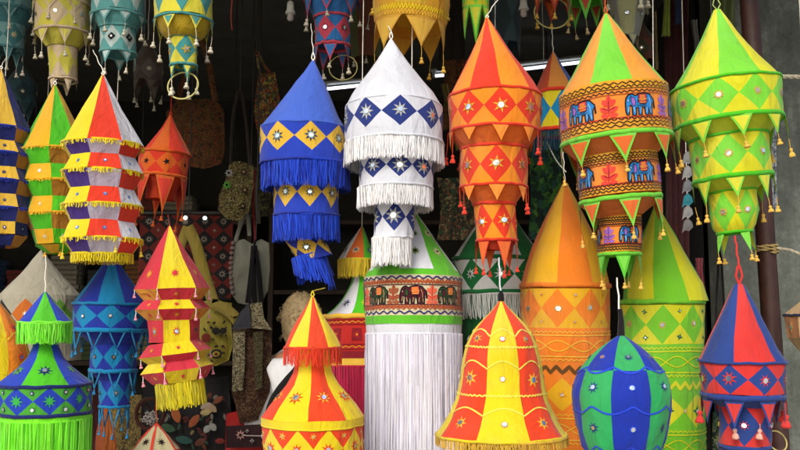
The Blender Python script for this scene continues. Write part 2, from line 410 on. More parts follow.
    def cord(s, to=None, mat=None, loop=0, r=.0016, w=2.5):
        """cord from the apex to pixel `to` (px,py[,Y]); loop: a fabric loop that many pixels high first"""
        mb = MB(); mat = mat or CORD; h = s.px(loop)
        inv = s.root.rotation_euler.to_matrix().inverted()
        if to is None: tw = at(s.x, s.ytop, s.Y); tw.z = 3.165
        else: tw = at(to[0], to[1], to[2] if len(to) > 2 else s.Y)
        e = inv @ (tw - s.o)
        if loop:
            ww = s.px(w)
            x0 = s.cx0 or 0; mb.tube([(x0 + a, 0, q) for a, q in ((0, 0), (-ww * .6, h * .4), (-ww * .2, h * .85), (0, h), (ww * .3, h * .8), (ww * .7, h * .4), (.001, 0))], r * 1.25, mat, 5)
        st = Vector((s.cx0 or 0, 0, h)); pts = [st.lerp(e, i / 6) + Vector((.002 * math.sin(i * 2), 0, 0)) * (0 < i < 6) for i in range(7)]
        mb.tube(pts, r, mat, 5)
        return mb.build('hanging_cord', s.root)
    def hoop(s, px, py, rad, mat=BAMBOO, t=.9, tiltx=.1):
        p = at(px, py, s.Y - .02) - s.o; rr = rad * mpp(px, py, s.Y); mb = MB()
        pts = [(p.x + rr * math.cos(a), p.y + .02 * math.sin(a), p.z + rr * math.sin(a)) for a in [2 * PI * i / 40 for i in range(41)]]
        mb.tube(pts, s.px(t), mat, 6); return mb.build('hoop', s.root)
def stars(n, v, r, mat, c0=.5, mirror=.3, pts=8, ring=None, alt=None, mmat=None, which=None, inner=.42):
    def f(sf):
        for i in range(n):
            if which is not None and i % 2 != which: continue
            m = mat[i % len(mat)] if isinstance(mat, (list, tuple)) else mat
            sf.star((i + c0) / n, v, r, m, mirror=mirror, n=pts, ring=ring, mmat=mmat, inner=inner)
    return f
def multi(*fs):
    def f(sf):
        for g in fs: g(sf)
    return f
def rings(*args):
    return lambda sf: [sf.ring(**a) for a in args]

# ------------------------------------------------------------ colours of cloth
ORA = cloth('ff9a22'); RED = cloth('ee3f22'); ORD = cloth('f0701c'); YEL = cloth('f3de1a'); YGR = cloth('7fe23c'); GRN = cloth('55cf1c')
BLU = cloth('2746c2'); BLL = cloth('4a70da'); NAV = cloth('202a72'); GOLD = cloth('e2b428'); GOLD2 = cloth('d9b45c'); GOLDY = cloth('f0c23c')
STEEL = cloth('9fa7b0'); TEAL = cloth('148fc6'); DKB = cloth('2439aa'); WHT = WHITE; LIME = cloth('8cff30'); PUR = cloth('4a2c8c')
GREY = cloth('a8a38f', trans=.1); DGR = cloth('187a3c'); MAG = cloth('b5173f'); PNK = cloth('da3345'); KHA = cloth('b8b070', trans=.1)
CRE = cloth('efe0b0')

def zigzag(L, tiers, n, c, cone_cols, up_cols, low_cols, hem, cone, fring=4, starm=None, hemn=110, conedec=None):
    """faceted lantern: cone, then tiers of (outer y, inner y, outer y) panels; hem loops at the outer rings"""
    L.sec('canopy', cone, gore(cone_cols, n), n=n, c=c, sides=n, k=2, dec=conedec)
    for i, (y0, h0, y1, h1, y2, h2) in enumerate(tiers):
        L.sec('upper_panel', [(y0, h0), (y1, h1)], gore(up_cols, n), n=n, c=c, sides=n, k=2)
        if y2: L.sec('lower_panel', [(y1, h1), (y2, h2)], gore(low_cols, n), n=n, c=c, sides=n, k=2,
              dec=stars(n, .5, L.px(2.6), starm, mirror=.25, alt=1) if starm else None)
        if fring:
            L.fringe(y0 - 1, h0 * math.cos(PI / n) * 1.045, fring, hem, n=hemn, w=1.5, sway=.3, jit=.35, name='trim')
    y, h = (tiers[-1][4], tiers[-1][5]) if tiers[-1][4] else (tiers[-1][2], tiers[-1][3])
    return y, h

# navy and yellow, far left
L = Lantern('faceted_lantern', 'navy and yellow faceted lantern cut by the left edge of the photo', 1, 69, 3.05)
ys = [131, 157, 184, 211, 237]; hs = [28, 31, 32, 31, 26]
t = [(ys[i], hs[i], ys[i] + 13, hs[i] - 5, ys[i + 1] - 1, hs[i + 1]) for i in range(4)]
YEL_SHADE = cloth('c98a2c')  # yellow darkened to brown-orange: shade of the panels put into the cloth colour
y, h = zigzag(L, t, 8, 8, [GOLDY, NAV], [NAV, YEL_SHADE], [GOLDY, NAV], DKB, [(69, 1), (100, 15), (131, 28)], fring=3, starm=NAV)
L.sec('bottom_panel', [(237, 26), (247, 18)], gore([NAV, YEL_SHADE], 8), n=8, c=8, sides=8, k=2); L.cord(loop=3, to=(6, 58, 3.4))
# green and yellow
L = Lantern('faceted_lantern', 'faceted lantern in green and yellow only, left of the taller red, white and yellow one', 55, 85, 3.12, tilt=1)
ys = [153, 184, 216, 246]; hs = [36, 34, 33, 22]
t = [(ys[i], hs[i], ys[i] + 15, hs[i] - 7, ys[i + 1] - 1, hs[i + 1]) for i in range(3)]
YO = cloth('f4b81e')
y, h = zigzag(L, t, 8, -33, [YO, GRN], [GRN, YEL_SHADE], [YO, GRN], YO, [(85, 1), (153, 36)], fring=3, starm=CRE)
L.sec('bottom_panel', [(246, 22), (254, 10)], gore([YO, GRN], 8), n=8, c=-20, sides=8, k=2); L.tassels(250, 14, [-60, 10, 80], YO, 4, 4); L.cord(loop=4, to=(57, 79, 3.28))
# yellow red white purple
L = Lantern('faceted_lantern', 'faceted lantern with yellow, red, white and purple gores and yellow fringed hems', 103, 75, 2.92, tilt=-.5)
t = [(146, 41, 158, 33, 173, 41), (174, 41, 190, 33, 206, 41), (207, 41, 222, 33, 239, 41), (240, 41, 254, 31, None, None)]
n8 = 8; WHT_SHADE = cloth('cfc9dc')  # white greyed for the downward-facing panels, their shade painted in
zigzag(L, t, 8, 3, [RED, WHT, PUR, YEL], [WHT_SHADE, RED, YEL, PUR], [RED, WHT, PUR, YEL], YEL, [(75, 1.2), (110, 20.5), (146, 41)], fring=5, starm=cloth('3f8fd8'), hemn=130)
L.fringe(254, 30, 9, YEL, n=150, w=1.3, sway=.4); L.tassels(240, 38, [-75, 72, 20], YEL, 12, 4); L.cord(loop=4, to=(93, 50, 3.2))

# small orange and red
L = Lantern('pointed_lantern', 'small orange and red lantern with long triangular points, left of the hanging brown bag', 170.5, 115, 3.5, tilt=-4)
L.sec('canopy', [(115, 1), (128, 7), (154, 24)], gore([RED, ORD], 7), n=7, c=28)
L.rim(154, 24, ORD, 1.6, dx=-3)
L.sec('pattern_band', [(154, 24, -3), (176, 23.5, -4)], diamond(RED, ORD, 7), n=7, c=8, dec=stars(7, .5, L.px(3.2), BLACKTH, mirror=0, pts=5))
L.rim(177, 23.5, ORD, 2.0, dx=-4)
L.sec('fabric_collar', [(177, 23, -4), (188, 15, -4), (200, 14, -4)], solid(cloth('c83c16')), n=7)
L.pennants(178, 24, 6, 38, 19, RED, ORD, c=8, dx=-4, tassel=ORD, tsize=4, bw=.16); L.cord(loop=3, mat=RED)
Ltip = L

# blue with yellow diamonds
L = Lantern('tiered_lantern', 'blue tiered lantern with yellow diamonds and blue fringes, its lowest tier hanging crooked', 307, 61, 2.95)
def bstar(n, v, r): return stars(n, v, r, NAV, mirror=.34, pts=8, ring=cloth('8fb0a0'))
L.sec('canopy', [(61, 1.5, 6), (72, 7, 5), (100, 23.5, 0), (118, 34, -3), (127, 40, -4)], solid(BLL), n=8, c=10, sag=-.02)
L.rim(128, 41, BLL, 1.2, dx=-4)
L.sec('pattern_band', [(128, 41.5, -4), (156, 43, -3.5)], diamond(BLU, GOLDY, 8), n=8, c=10, dec=bstar(8, .5, L.px(6.6)))
L.sec('lower_band', [(156, 43, -3.5), (165, 43.5, -3)], solid(BLU), n=8)
L.rim(164, 43.8, DKB, 1.2, dx=-3)
FB = [cloth('1c46d0'), cloth('2a58e2'), cloth('1736ae')]
L.fringe(164, 43, 26, FB, n=420, w=1.25, dx=-2)
L.fringe(165, 41, 25, FB, n=300, w=1.25, dx=-2, name='inner_fringe')
L.sec('fabric_collar', [(166, 42, -3), (180, 32, -1)], solid(DKB), n=8)
L.sec('pattern_band', [(180, 32, -1), (209, 32, -1)], diamond(BLU, GOLDY, 8), n=8, c=6, dec=bstar(8, .5, L.px(5.4)))
L.sec('lower_band', [(209, 32, -1), (216, 32.5, -1)], solid(BLU), n=8)
L.rim(215, 32.8, DKB, 1.1, dx=-1)
L.fringe(216, 32, 25, FB, n=330, w=1.2, dx=-1); L.fringe(217, 30.5, 24, FB, n=240, w=1.2, dx=-1, name='inner_fringe')
L.sec('fabric_collar', [(217, 31, -1), (232, 16, -3)], solid(DKB), n=8)
L.mark()
L.sec('pattern_band', [(234, 18, -5), (261, 17, 2)], diamond(DKB, GOLDY, 5), n=5, c=-8, dec=bstar(5, .5, L.px(5.4)))
L.fringe(255, 17, 36, FB, n=170, w=1.2, dx=-4, lenf=lambda a: .45 + .62 * max(0, min(1, (a + 75) / 150)) if abs(a) < 100 else .7, sway=1.6)
L.lean(15, 236, -3)
L.cord(loop=9, mat=CORD, to=(311, 24, 3.2))

# white with navy diamonds
L = Lantern('tiered_lantern', 'white tiered lantern with navy diamonds, silver stars and white fringes', 394, 40, 2.9)
SIL = cloth('c6c7c0')
def sst(n, v, r): return stars(n, v, r, SIL, mirror=.3, pts=8, inner=.42)
NV2 = cloth('2b3d86'); WF = [cloth('f8f7f6', k=.9), cloth('ecebe9', k=.88), cloth('ffffff', k=.9)]
L.sec('canopy', [(40, 1.6, -3), (60, 13.5, -2), (85, 32, -1), (98, 42.5, 0), (106, 47, 0), (109, 48.5, 0)], solid(WHT), n=9, c=7, sag=-.02)
L.rim(109, 48.8, WHT, 1.0)
L.sec('pattern_band', [(109, 49, 0), (138, 49.5, 0)], diamond(WHT, NV2, 9), n=9, c=7, dec=sst(9, .5, L.px(8)))
L.sec('lower_band', [(138, 49.5, 0), (146, 49.5, 0.5)], solid(WHT), n=8)
L.rim(146, 49.8, WHT, 1.5, dx=.5)
L.fringe(146, 49.5, 22, WF, n=760, w=.85); L.fringe(147, 47, 21, WF, n=460, w=.85, name='inner_fringe')
L.sec('fabric_collar', [(146, 49, .5), (160, 38, 2)], solid(WHT), n=8)
L.sec('pattern_band', [(160, 37.5, 2), (184, 37.5, 2.5)], diamond(WHT, NV2, 9), n=9, c=4, dec=sst(9, .5, L.px(7.6)))
L.sec('lower_band', [(184, 37.5, 2.5), (190, 37.5, 2)], solid(WHT), n=8)
L.rim(190, 37.8, WHT, 1.4, dx=2)
L.fringe(190, 37.5, 20, WF, n=590, w=.85, dx=1); L.fringe(191, 35, 19, WF, n=380, w=.85, dx=1, name='inner_fringe')
L.sec('fabric_collar', [(190, 37, 2), (205, 20, 1)], solid(WHT), n=8)
L.sec('pattern_band', [(205, 19.5, 1), (234, 19.5, 0)], diamond(WHT, NV2, 5), n=5, c=0, dec=sst(5, .5, L.px(8)))
L.rim(239, 20, WHT, 1.3, dx=-1); L.sec('lower_band', [(234, 19.5, 0), (239, 20, -1)], solid(WHT), n=8)
L.fringe(239, 20, 28, WF, n=330, w=.85, dx=-2); L.fringe(239, 18, 26, WF, n=230, w=.85, dx=-2, name='inner_fringe'); L.cord(loop=9, to=(388, 26, 3.0))

# orange and red, four tiers
L = Lantern('tiered_lantern', 'tall orange and red tiered lantern with red diamonds, gold stars and red tassels', 495, 18, 2.9)
gs = lambda n, v, r: stars(n, v, r, GOLDY, mirror=.36, pts=6, inner=.36, ring=cloth('d98c1e'))
DOR = cloth('ee7422')
L.sec('canopy', [(18, 1.4, -8), (50, 18, -4), (80, 37, -1), (97, 46.5, 0)], gore([RED, ORA], 9), n=9, c=-13, sag=-.01)
L.rim(97, 47, RED, 1.7)
L.sec('pattern_band', [(97, 47, 0), (131, 46, -.5)], diamond(ORA, RED, 9), n=9, c=7, dec=gs(9, .5, L.px(8)))
L.rim(132, 46, RED, 1.7, dx=-.5)
L.sec('fabric_collar', [(132, 45.5, -.5), (149, 33.5, -1)], solid(DOR), n=8)
L.pennants(132, 46.3, 9, 15, 16, ORA, ORA, c=7, dx=-.5)
L.rim(149, 34, RED, 2.2, dx=-1)
L.sec('pattern_band', [(149, 34, -1), (187, 34, -1)], diamond(ORA, RED, 7), n=7, c=4, dec=gs(7, .5, L.px(8)))
L.rim(187, 34.3, RED, 1.5, dx=-1)
L.sec('fabric_collar', [(187, 33.5, -1), (204, 21, 0)], solid(DOR), n=8)
L.pennants(188, 34.6, 7, 15, 15, ORA, ORA, c=4, dx=-1)
L.rim(204, 21.4, RED, 2.2)
L.sec('pattern_band', [(204, 21, 0), (240, 20.5, 2)], diamond(ORA, RED, 6), n=6, c=22, dec=gs(6, .5, L.px(6.5)))
L.rim(240, 21, RED, 1.6, dx=2)
L.sec('fabric_collar', [(240, 20, 2), (250, 14, 2)], solid(cloth('b83512')), n=8)
L.pennants(240, 21, 6, 27, 15, ORD, RED, c=20, dx=2, tassel=RED, tsize=4.2, cord=2, bw=.12)
L.tassels(132, 46.3, [-88, -62, 66, 88, 130, -130], RED, 22, 5.2, dx=-.5); L.tassels(188, 34.5, [-84, -60, 64, 86], RED, 18, 5, dx=-1)
L.cord(loop=3, mat=CORD, to=(503, -8, 2.95))

# orange and green with elephants
EB = cloth('2d8fdc'); ESAD = cloth('d8324a'); EPINK = cloth('b06fd0'); PLR = cloth('f04c3c'); PLP = cloth('a86ec8'); OY = cloth('f5b02a'); OP = cloth('fb983a')
def elestrip(n, size, c=0, phase=0):
    def f(sf):
        for v, sh, cnt in ((.07, 'sine', 44), (.14, 'sine', 60), (.25, 'zig', 60), (.80, 'sine', 60), (.87, 'zig', 54), (.94, 'sine', 44)):
            sf.ring(v, .0029, BLACKTH, amp=.02, cnt=cnt, shape=sh, u0=0, u1=1)
        sf.ring(.19, .0022, BLACKTH); sf.ring(.30, .0024, cloth('a5501c')); sf.ring(.775, .0024, cloth('c8301c'))
        for i in range(n):
            u = (i + .5) / n + phase
            if i % 2 == 0: sf.elephant(u, .53, size, EB, ESAD, EPINK)
            else: sf.plant(u, .54, size * .95, PLR if i % 4 == 3 else PLP, cloth('8a1c2c') if i % 4 == 3 else PUR)
    return f
def estripcol(u, v): return OY if v < .2 or v > .85 else OP
L = Lantern('tiered_lantern', 'orange and green tiered lantern with blue elephants on its bands and small yellow tassels', 606, 14, 2.82, tilt=5)
OR2 = cloth('ffa83a')
L.sec('canopy', [(14, 2, 0), (50, 24, 0), (80, 44, 0), (92, 53, 0)], gore([YGR, OR2], 8), n=8, c=-2, sag=-.01)
L.sec('elephant_band', [(92, 54, 0), (138, 55.5, -1)], estripcol, n=12, nv=3, k=3, c=25, dec=elestrip(12, .067))
L.rim(141, 56, YGR, 3, dx=-1, h=1.2)
L.sec('fabric_collar', [(143, 55, -1), (156, 41, -1)], solid(cloth('dc7422')), n=8)
TY = cloth('f3c64a')
L.pennants(143, 56.5, 8, 27, 25, ORD, YGR, c=6, dx=-1, tassel=TY, tsize=5, bw=.17)
L.sec('elephant_band', [(156, 40, -1), (196, 41, -2)], estripcol, n=8, nv=3, k=4, c=32, dec=elestrip(8, .068))
L.rim(200, 41.5, YGR, 2.8, dx=-2, h=1.2)
L.sec('fabric_collar', [(202, 41, -2), (216, 22, -3)], solid(cloth('dc7422')), n=8)
L.pennants(202, 42, 7, 27, 21, ORD, YGR, c=12, dx=-2, tassel=TY, tsize=4.6, bw=.17)
L.mark()
L.sec('elephant_band', [(216, 21, -3), (252, 21, -4)], estripcol, n=6, nv=3, k=4, c=30, dec=elestrip(6, .052))
L.rim(254, 21, YGR, 2.5, dx=-4); L.pennants(255, 21, 5, 22, 15, YGR, GRN, c=10, dx=-4, tassel=TY, tsize=4.4)
L.lean(-4, 214, -3)
L.cord(loop=8, mat=ORD, to=(602, -30, 2.9))

# green and yellow big right
L = Lantern('tiered_lantern', 'bright green and yellow tiered lantern hanging in front of the brown pole', 717, 10, 2.85, tilt=5.5)
YJ = cloth('e9e322'); GJ = cloth('84e23c')
gm = lambda n, v, r: stars(n, v, r, GOLD2, mirror=.42, pts=8, inner=.6)
L.sec('canopy', [(10, 3.5, 0), (40, 20, 0), (70, 40, 0), (87, 53.5, 0)], gore([YJ, GJ], 8), n=8, c=-28, sag=-.01)
L.rim(87, 54, GRN, 1.6)
L.sec('pattern_band', [(87, 53.5, 0), (122, 53, 0)], diamond(YJ, GJ, 9), n=9, c=-8, dec=gm(9, .5, L.px(5)))
L.rim(124, 53.5, GRN, 2.4, h=1.3)
L.sec('fabric_collar', [(125, 52.5, 0), (138, 39, -1)], solid(cloth('c8cf1e')), n=8)
L.pennants(125, 53.8, 9, 22, 21, YJ, GJ, c=12, tassel=TY, tsize=5.4, cord=8, bw=.17)
L.rim(138, 39.5, GRN, 1.8, dx=-1)
L.sec('pattern_band', [(138, 39, -1), (177, 38.5, -1)], diamond(YJ, GJ, 7), n=7, c=-2, dec=gm(7, .5, L.px(5)))
L.rim(179, 39, GRN, 2.4, dx=-1, h=1.3)
L.sec('fabric_collar', [(180, 38, -1), (191, 23, -2)], solid(cloth('c8cf1e')), n=8)
L.pennants(180, 39, 8, 22, 18, YJ, GJ, c=2, dx=-1, tassel=TY, tsize=5.2, cord=10, bw=.17)
L.rim(191, 23, GRN, 1.5, dx=-2)
L.sec('pattern_band', [(191, 22.5, -2), (212, 23.5, -3), (226, 21, -4), (232, 17, -4)], diamond(YJ, GJ, 6), n=6, c=-25, dec=gm(6, .5, L.px(5)))
L.rim(232, 17.5, GRN, 1.6, dx=-4)
L.pennants(232, 17, 4, 20, 11, YJ, GJ, c=-55, dx=-4, tassel=TY, tsize=5, bw=.15, outw=.25)
L.cord(loop=14, mat=cloth('c9dc7a'), w=6)

# behind: small red/orange/blue with yellow band
L = Lantern('striped_lantern', 'smaller orange, red and blue lantern in the shade between two big orange lanterns', 553, 52, 3.55)
L.sec('canopy', [(52, 1), (94, 23, 3)], gore([cloth('e8943a'), cloth('3a62b8'), cloth('d0502a')], 6), n=6, c=10)
L.rim(95, 23.5, RED, 2.6, dx=3)
L.sec('pattern_band', [(95, 23, 3), (132, 24, 4)], diamond(YEL, TEAL, 6), n=6, c=-45, dec=gs(6, .5, L.px(5)))
L.rim(133, 24.4, RED, 2.8, dx=4); L.fringe(135, 23, 20, [cloth('274f66'), cloth('1c3b4c')], n=120, dx=4); L.cord(to=(552, 29))

# grey with coloured diamonds
L = Lantern('wide_lantern', 'dull grey cone lantern with orange, green and black diamonds', 41, 251, 3.75)
GRD = [cloth('d8752a'), cloth('6fae3a'), cloth('8a8f94'), cloth('23252e')]
def dm4(bg, cols, n): return lambda u, v: cols[int(u * n) % len(cols)] if abs((u * n) % 1 - .5) + abs(v - .5) < .5 else bg
L.sec('canopy', [(251, 1), (272, 17), (296, 39)], solid(GREY), n=8)
L.sec('pattern_band', [(296, 39), (300, 39.5)], solid(GREY), n=8)
L.sec('pattern_band', [(300, 39.5), (330, 39)], dm4(GREY, GRD, 8), n=8, c=-20, dec=stars(8, .5, L.px(4), CRE, mirror=.3))
L.sec('fabric_collar', [(330, 39), (360, 38)], solid(GREY), n=8); L.cord()

# blue and teal
L = Lantern('tiered_lantern', 'dark blue and teal tiered lantern hanging below the faceted lanterns', 112, 252, 3.36, tilt=-1)
ms = lambda n, v, r: stars(n, v, r, cloth('7fb8c8'), mirror=.5, pts=8, ring=BLACKTH)
L.sec('canopy', [(252, 1), (270, 12), (304, 36)], gore([TEAL, DKB], 8), n=8, c=0)
L.rim(304, 36.5, TEAL, 1.8)
L.sec('pattern_band', [(304, 36), (328, 35.5)], diamond(DKB, TEAL, 8), n=8, c=0, dec=ms(8, .5, L.px(3)))
L.rim(330, 36, TEAL, 2.2, h=1.4); L.pennants(331, 36, 10, 18, 15, None, TEAL, c=10, tassel=TEAL, tsize=3.5, cord=2)
L.sec('fabric_collar', [(330, 35), (344, 22, 3)], solid(DKB), n=8)
L.sec('pattern_band', [(344, 22.5, 3), (368, 22, 3)], diamond(DKB, TEAL, 7), n=7, c=0, dec=ms(7, .5, L.px(3)))
L.rim(370, 22.5, TEAL, 2.2, dx=3, h=1.3); L.pennants(371, 22.5, 7, 17, 12, None, TEAL, c=5, dx=3, tassel=TEAL, tsize=3.2, cord=2)
L.sec('fabric_collar', [(370, 21, 3), (379, 15, 4)], solid(DKB), n=8)
L.sec('pattern_band', [(379, 14.5, 4), (405, 14, 5)], diamond(DKB, TEAL, 5), n=5, c=5, dec=ms(5, .5, L.px(3)))
L.rim(406, 14.5, TEAL, 1.8, dx=5); L.pennants(406, 14, 5, 20, 10, None, TEAL, c=0, dx=5, tassel=TEAL, tsize=3); L.cord()

# pink and yellow star
L = Lantern('faceted_lantern', 'rosy red and yellow faceted lantern with spiky corners, pink droplets and a yellow fringe', 169.5, 226, 2.98, tilt=2)
gst = cloth('e8a030')
def mstars(cols, n, v, r, mirror=.0):
    return stars(n, v, r, cols, mirror=mirror, pts=8, inner=.4)
L.sec('canopy', [(226, 1.0), (289, 37.4)], gore([YEL, PNK], 6), n=6, c=7, sides=6, dec=mstars([PNK, gst], 6, .76, L.px(5.5)))
L.sec('upper_panel', [(289, 37.4), (300, 27.7)], gore([PNK, cloth('f0a818')], 6), n=6, c=7, sides=6, dec=mstars([gst, PNK], 6, .5, L.px(3.2)))
L.sec('lower_panel', [(300, 27.7), (309, 36.8)], gore([YEL, PNK], 6), n=6, c=7, sides=6, dec=mstars([PNK, gst], 6, .5, L.px(3)))
L.sec('upper_panel', [(309, 36.8), (320, 25.5)], gore([PNK, cloth('f0a818')], 6), n=6, c=7, sides=6, dec=mstars([gst, PNK], 6, .5, L.px(3.2)))
L.sec('body', [(320, 25.5), (342, 25.5)], gore([YEL, PNK], 6), n=6, c=7, sides=6, dec=mstars([PNK, gst], 6, .5, L.px(5.5), mirror=.4))
PKT = cloth('f0a0b0')
def spikes(rows):
    for yy, hh in rows: L.tassels(yy, hh * .98, [7 - 30 + 60 * i for i in range(6)], PKT, 6, 3.4, cordm=CORD, jig=.02)
spikes(((289, 37.2), (309, 36.6)))
L.mark()
L.sec('lower_panel', [(342, 25.5), (354, 35.8)], gore([YEL, PNK], 6), n=6, c=7, sides=6, dec=mstars([PNK, gst], 6, .5, L.px(3)))
L.sec('upper_panel', [(354, 35.8), (361, 27.7)], gore([PNK, YEL], 6), n=6, c=7, sides=6)
L.sec('lower_panel', [(361, 27.7), (370, 35.8)], gore([PNK, YEL], 6), n=6, c=7, sides=6)
L.sec('upper_panel', [(370, 35.8), (382, 26.1)], gore([YEL, PNK], 6), n=6, c=7, sides=6, dec=mstars([PNK, gst], 6, .5, L.px(3.2)))
L.fringe(381, 23, 26, [YEL, cloth('d6cf2c')], n=300, w=1.2)
spikes(((354, 35.2), (370, 35.2)))
L.lean(6, 345)
L.cord(loop=0, mat=RED, to=(168, 215, 3.45))

# green and blue pagoda, bottom left
L = Lantern('pagoda_lantern', 'green and blue two-tier lantern with lime fringes, at the bottom left corner', 45, 292, 2.72)
GS2 = cloth('66c23a')
L.sec('canopy', [(292, 1.2), (306, 12), (322, 25)], gore([GRN, BLU], 6), n=6, c=-3)
L.rim(322, 25.3, LIME, 1.2); LF = [LIME, cloth('7cf02c'), cloth('a2ff4a')]
L.fringe(323, 25.3, 20, LF, n=300, w=1.2); L.fringe(323, 23.3, 19, LF, n=200, w=1.2, name='inner_fringe')
L.sec('flared_body', [(322, 11), (343, 11.5), (352, 14), (362, 20), (372, 31), (383, 44.5)], gore([GRN, BLU], 6), n=6, c=0, smooth=True,
      dec=lambda sf: [sf.star((i + .5) / 6, .72, L.px(6.5), [NAV, GS2][i % 2], mirror=.3, n=8) for i in range(6)])
L.rim(384, 45, NAV, 1.8, h=1.2)
L.sec('pattern_band', [(384, 44.5), (411, 44)], diamond(cloth('4fae38'), BLU, 9), n=9, c=4,
      dec=multi(stars(9, .5, L.px(6), cloth('3fc052'), mirror=0, pts=8), stars(9, .2, L.px(3.2), NAV, c0=0, mirror=.35), stars(9, .8, L.px(3.2), NAV, c0=0, mirror=.5)))
L.rim(412, 44.5, NAV, 2, h=1.2)
L.sec('lower_band', [(413, 44), (419, 44)], solid(LIME), n=9)
L.fringe(418, 44, 75, LF, n=560, w=1.1, sway=.25); L.fringe(418, 41, 74, LF, n=380, w=1.1, sway=.25, name='inner_fringe')
L.cord(to=(46, 254, 3.1), mat=CORD)

# orange bell at the left edge
L = Lantern('bell_lantern', 'orange and yellow bell shaped lantern cut by the left edge at the bottom', -6, 298, 3.3)
L.sec('body', [(298, 2), (318, 18), (334, 28), (352, 34), (375, 34), (400, 35), (425, 40)], gore([ORA, YEL], 8), n=8, c=45, smooth=True,
      dec=multi(rings(dict(v=.35, w=.004, mat=YEL, amp=.03, cnt=8, shape='arch'), dict(v=.62, w=.004, mat=YEL, amp=.02, cnt=8, shape='arch')),
                lambda sf: [sf.star((i + .5) / 8, v, L.px(5), [RED, ORD][i % 2]) for i in range(8) for v in (.28, .5, .75)]))
L.fringe(425, 40, 14, YEL, n=260); L.cord()

# white, orange and green with magenta fringe
L = Lantern('pagoda_lantern', 'white, orange and green topped lantern with flared body and long magenta fringe', 362, 227, 3.14)
L.sec('canopy', [(227, 1.2), (260, 18.5, -5)], gore([ORD, GRN, WHT], 6), n=6, c=-8, dec=stars(6, .72, L.px(4.2), [CRE, NAV, NAV], mirror=.4))
L.fringe(260, 18.6, 18, [YEL, GOLDY], n=230, w=1.1, dx=-5)
L.sec('flared_body', [(262, 8), (278, 9), (292, 15), (306, 25), (316, 37)], gore([WHT, GRN], 7), n=7, c=-42, smooth=True,
      dec=lambda sf: [sf.star((i + .5) / 7, .72, L.px(5.5), [NAV, YEL][i % 2]) for i in range(7)])
L.rim(317, 38, GOLDY, 2.4, h=1.4)
RB = cloth('c3241c'); RBD = cloth('8a1420')
def redband(sf):
    for v in (.06, .2, .8, .94): sf.ring(v, .003, RBD)
    for v in (.13, .87): sf.ring(v, .002, GOLD, amp=.03, cnt=40, shape='zig')
    for i in range(12):
        sf.patch((i + .5) / 12, .5, [(-.016, -.02), (.016, -.02), (.016, .02), (-.016, .02)], RBD)
        sf.star((i + .5) / 12, .5, .014, RB, mirror=.2, mmat=GOLD)
L.sec('embroidered_band', [(319, 38), (351, 38.5)], solid(RB), n=8, nv=2, dec=redband)
L.sec('lower_band', [(351, 38.5), (358, 38.5)], solid(RBD), n=8); L.sec('lower_band', [(358, 38.6), (365, 38.8)], solid(GOLDY), n=8)
L.fringe(365, 38.6, 120, [MAG, cloth('9c1238'), cloth('c42050')], n=520, w=1.2, sway=.2); L.sec('inner_liner', [(365, 36.5), (480, 36.5)], solid(MAG), n=8)
L.cord()

# green and white elephants, long white fringe
L = Lantern('fringed_lantern', 'green and white lantern with a dark elephant band and very long white fringe', 412.5, 209, 3.05)
LG1 = cloth('66cc28'); BGE = cloth('e8dcb4'); MAR = cloth('5c1626'); DGE = cloth('2f5428'); SAL = cloth('f07050'); TAN = cloth('b8562c')
def gwel(sf):
    for v, sh, cnt, m_, w in ((.07, 'sine', 34, NAV, .0045), (.18, 'zig', 90, TAN, .006), (.14, 'sine', 60, TAN, .003), (.79, 'zig', 90, TAN, .006), (.83, 'sine', 60, TAN, .003), (.93, 'sine', 34, NAV, .0045)):
        sf.ring(v, w, m_, amp=.03, cnt=cnt, shape=sh)
    sf.ring(.25, .003, MAR); sf.ring(.74, .003, MAR)
    for i in range(16):
        u = (i + .5) / 16
        if i % 2 == 0: sf.elephant(u, .5, .058, [MAR, DGE][(i // 2) % 2], SAL, [DGE, MAR][(i // 2) % 2])
        else: sf.plant(u, .5, .060, [SAL, cloth('a8603c')][(i // 2) % 2], cloth('c04030'))
L.sec('canopy', [(209, 1.2), (240, 22), (272, 44.5)], gore([WHT, LG1], 8), n=8, c=5, dec=lambda sf: [sf.star((i + .5) / 8, v, L.px(5.5), [cloth('6f8a2c'), CRE][i % 2], mirror=.25, mmat=BLACKTH) for i in range(8) for v in (.42, .72)])
L.sec('hem_band', [(272, 44.5), (278, 48)], solid(LG1), n=8)
L.sec('elephant_band', [(278, 48), (317, 48)], solid(BGE), n=16, nv=2, k=2, c=0, dec=gwel)
L.sec('hem_band', [(317, 48.2), (325, 48.2)], solid(LG1), n=8)
WF2 = [cloth('f3f2fb', k=.9), cloth('e9e8f6', k=.88), cloth('fbfaff', k=.9)]
L.sec('lower_band', [(325, 47.5), (340, 47.5)], solid(WHITE), n=8)
L.sec('inner_liner', [(338, 44.5), (500, 44.5)], solid(cloth('f0eff8')), n=8)  # white backing added to lighten the dark gaps between fringe strands
L.fringe(334, 48, 160, WF2, n=760, w=.95, sway=.32, jit=.04); L.fringe(334, 45.5, 160, WF2, n=560, w=1.05, sway=.14, name='inner_fringe', jit=.04)
L.cord()

# dark green and white behind
L = Lantern('fringed_lantern', 'dark green and white lantern with white stars, behind the orange and red one', 497, 200, 3.32)
DW = cloth('e4e8e4')
L.sec('canopy', [(200, 1), (225, 21), (259, 45)], gore([DGR, DW], 8), n=8, c=-35); L.rim(260, 45.4, DGR, 2, h=1.3)
L.sec('pattern_band', [(261, 45), (292, 45)], diamond(DW, DGR, 10), n=10, c=4, dec=stars(10, .5, L.px(6), DW, mirror=.3, inner=.4)); L.rim(293, 45.4, DGR, 2, h=1.3)
L.fringe(295, 45, 24, [DW, cloth('b7bcb4')], n=330, w=1.1); L.sec('inner_liner', [(296, 40), (330, 38), (360, 30)], solid(DGR), n=8); L.cord()

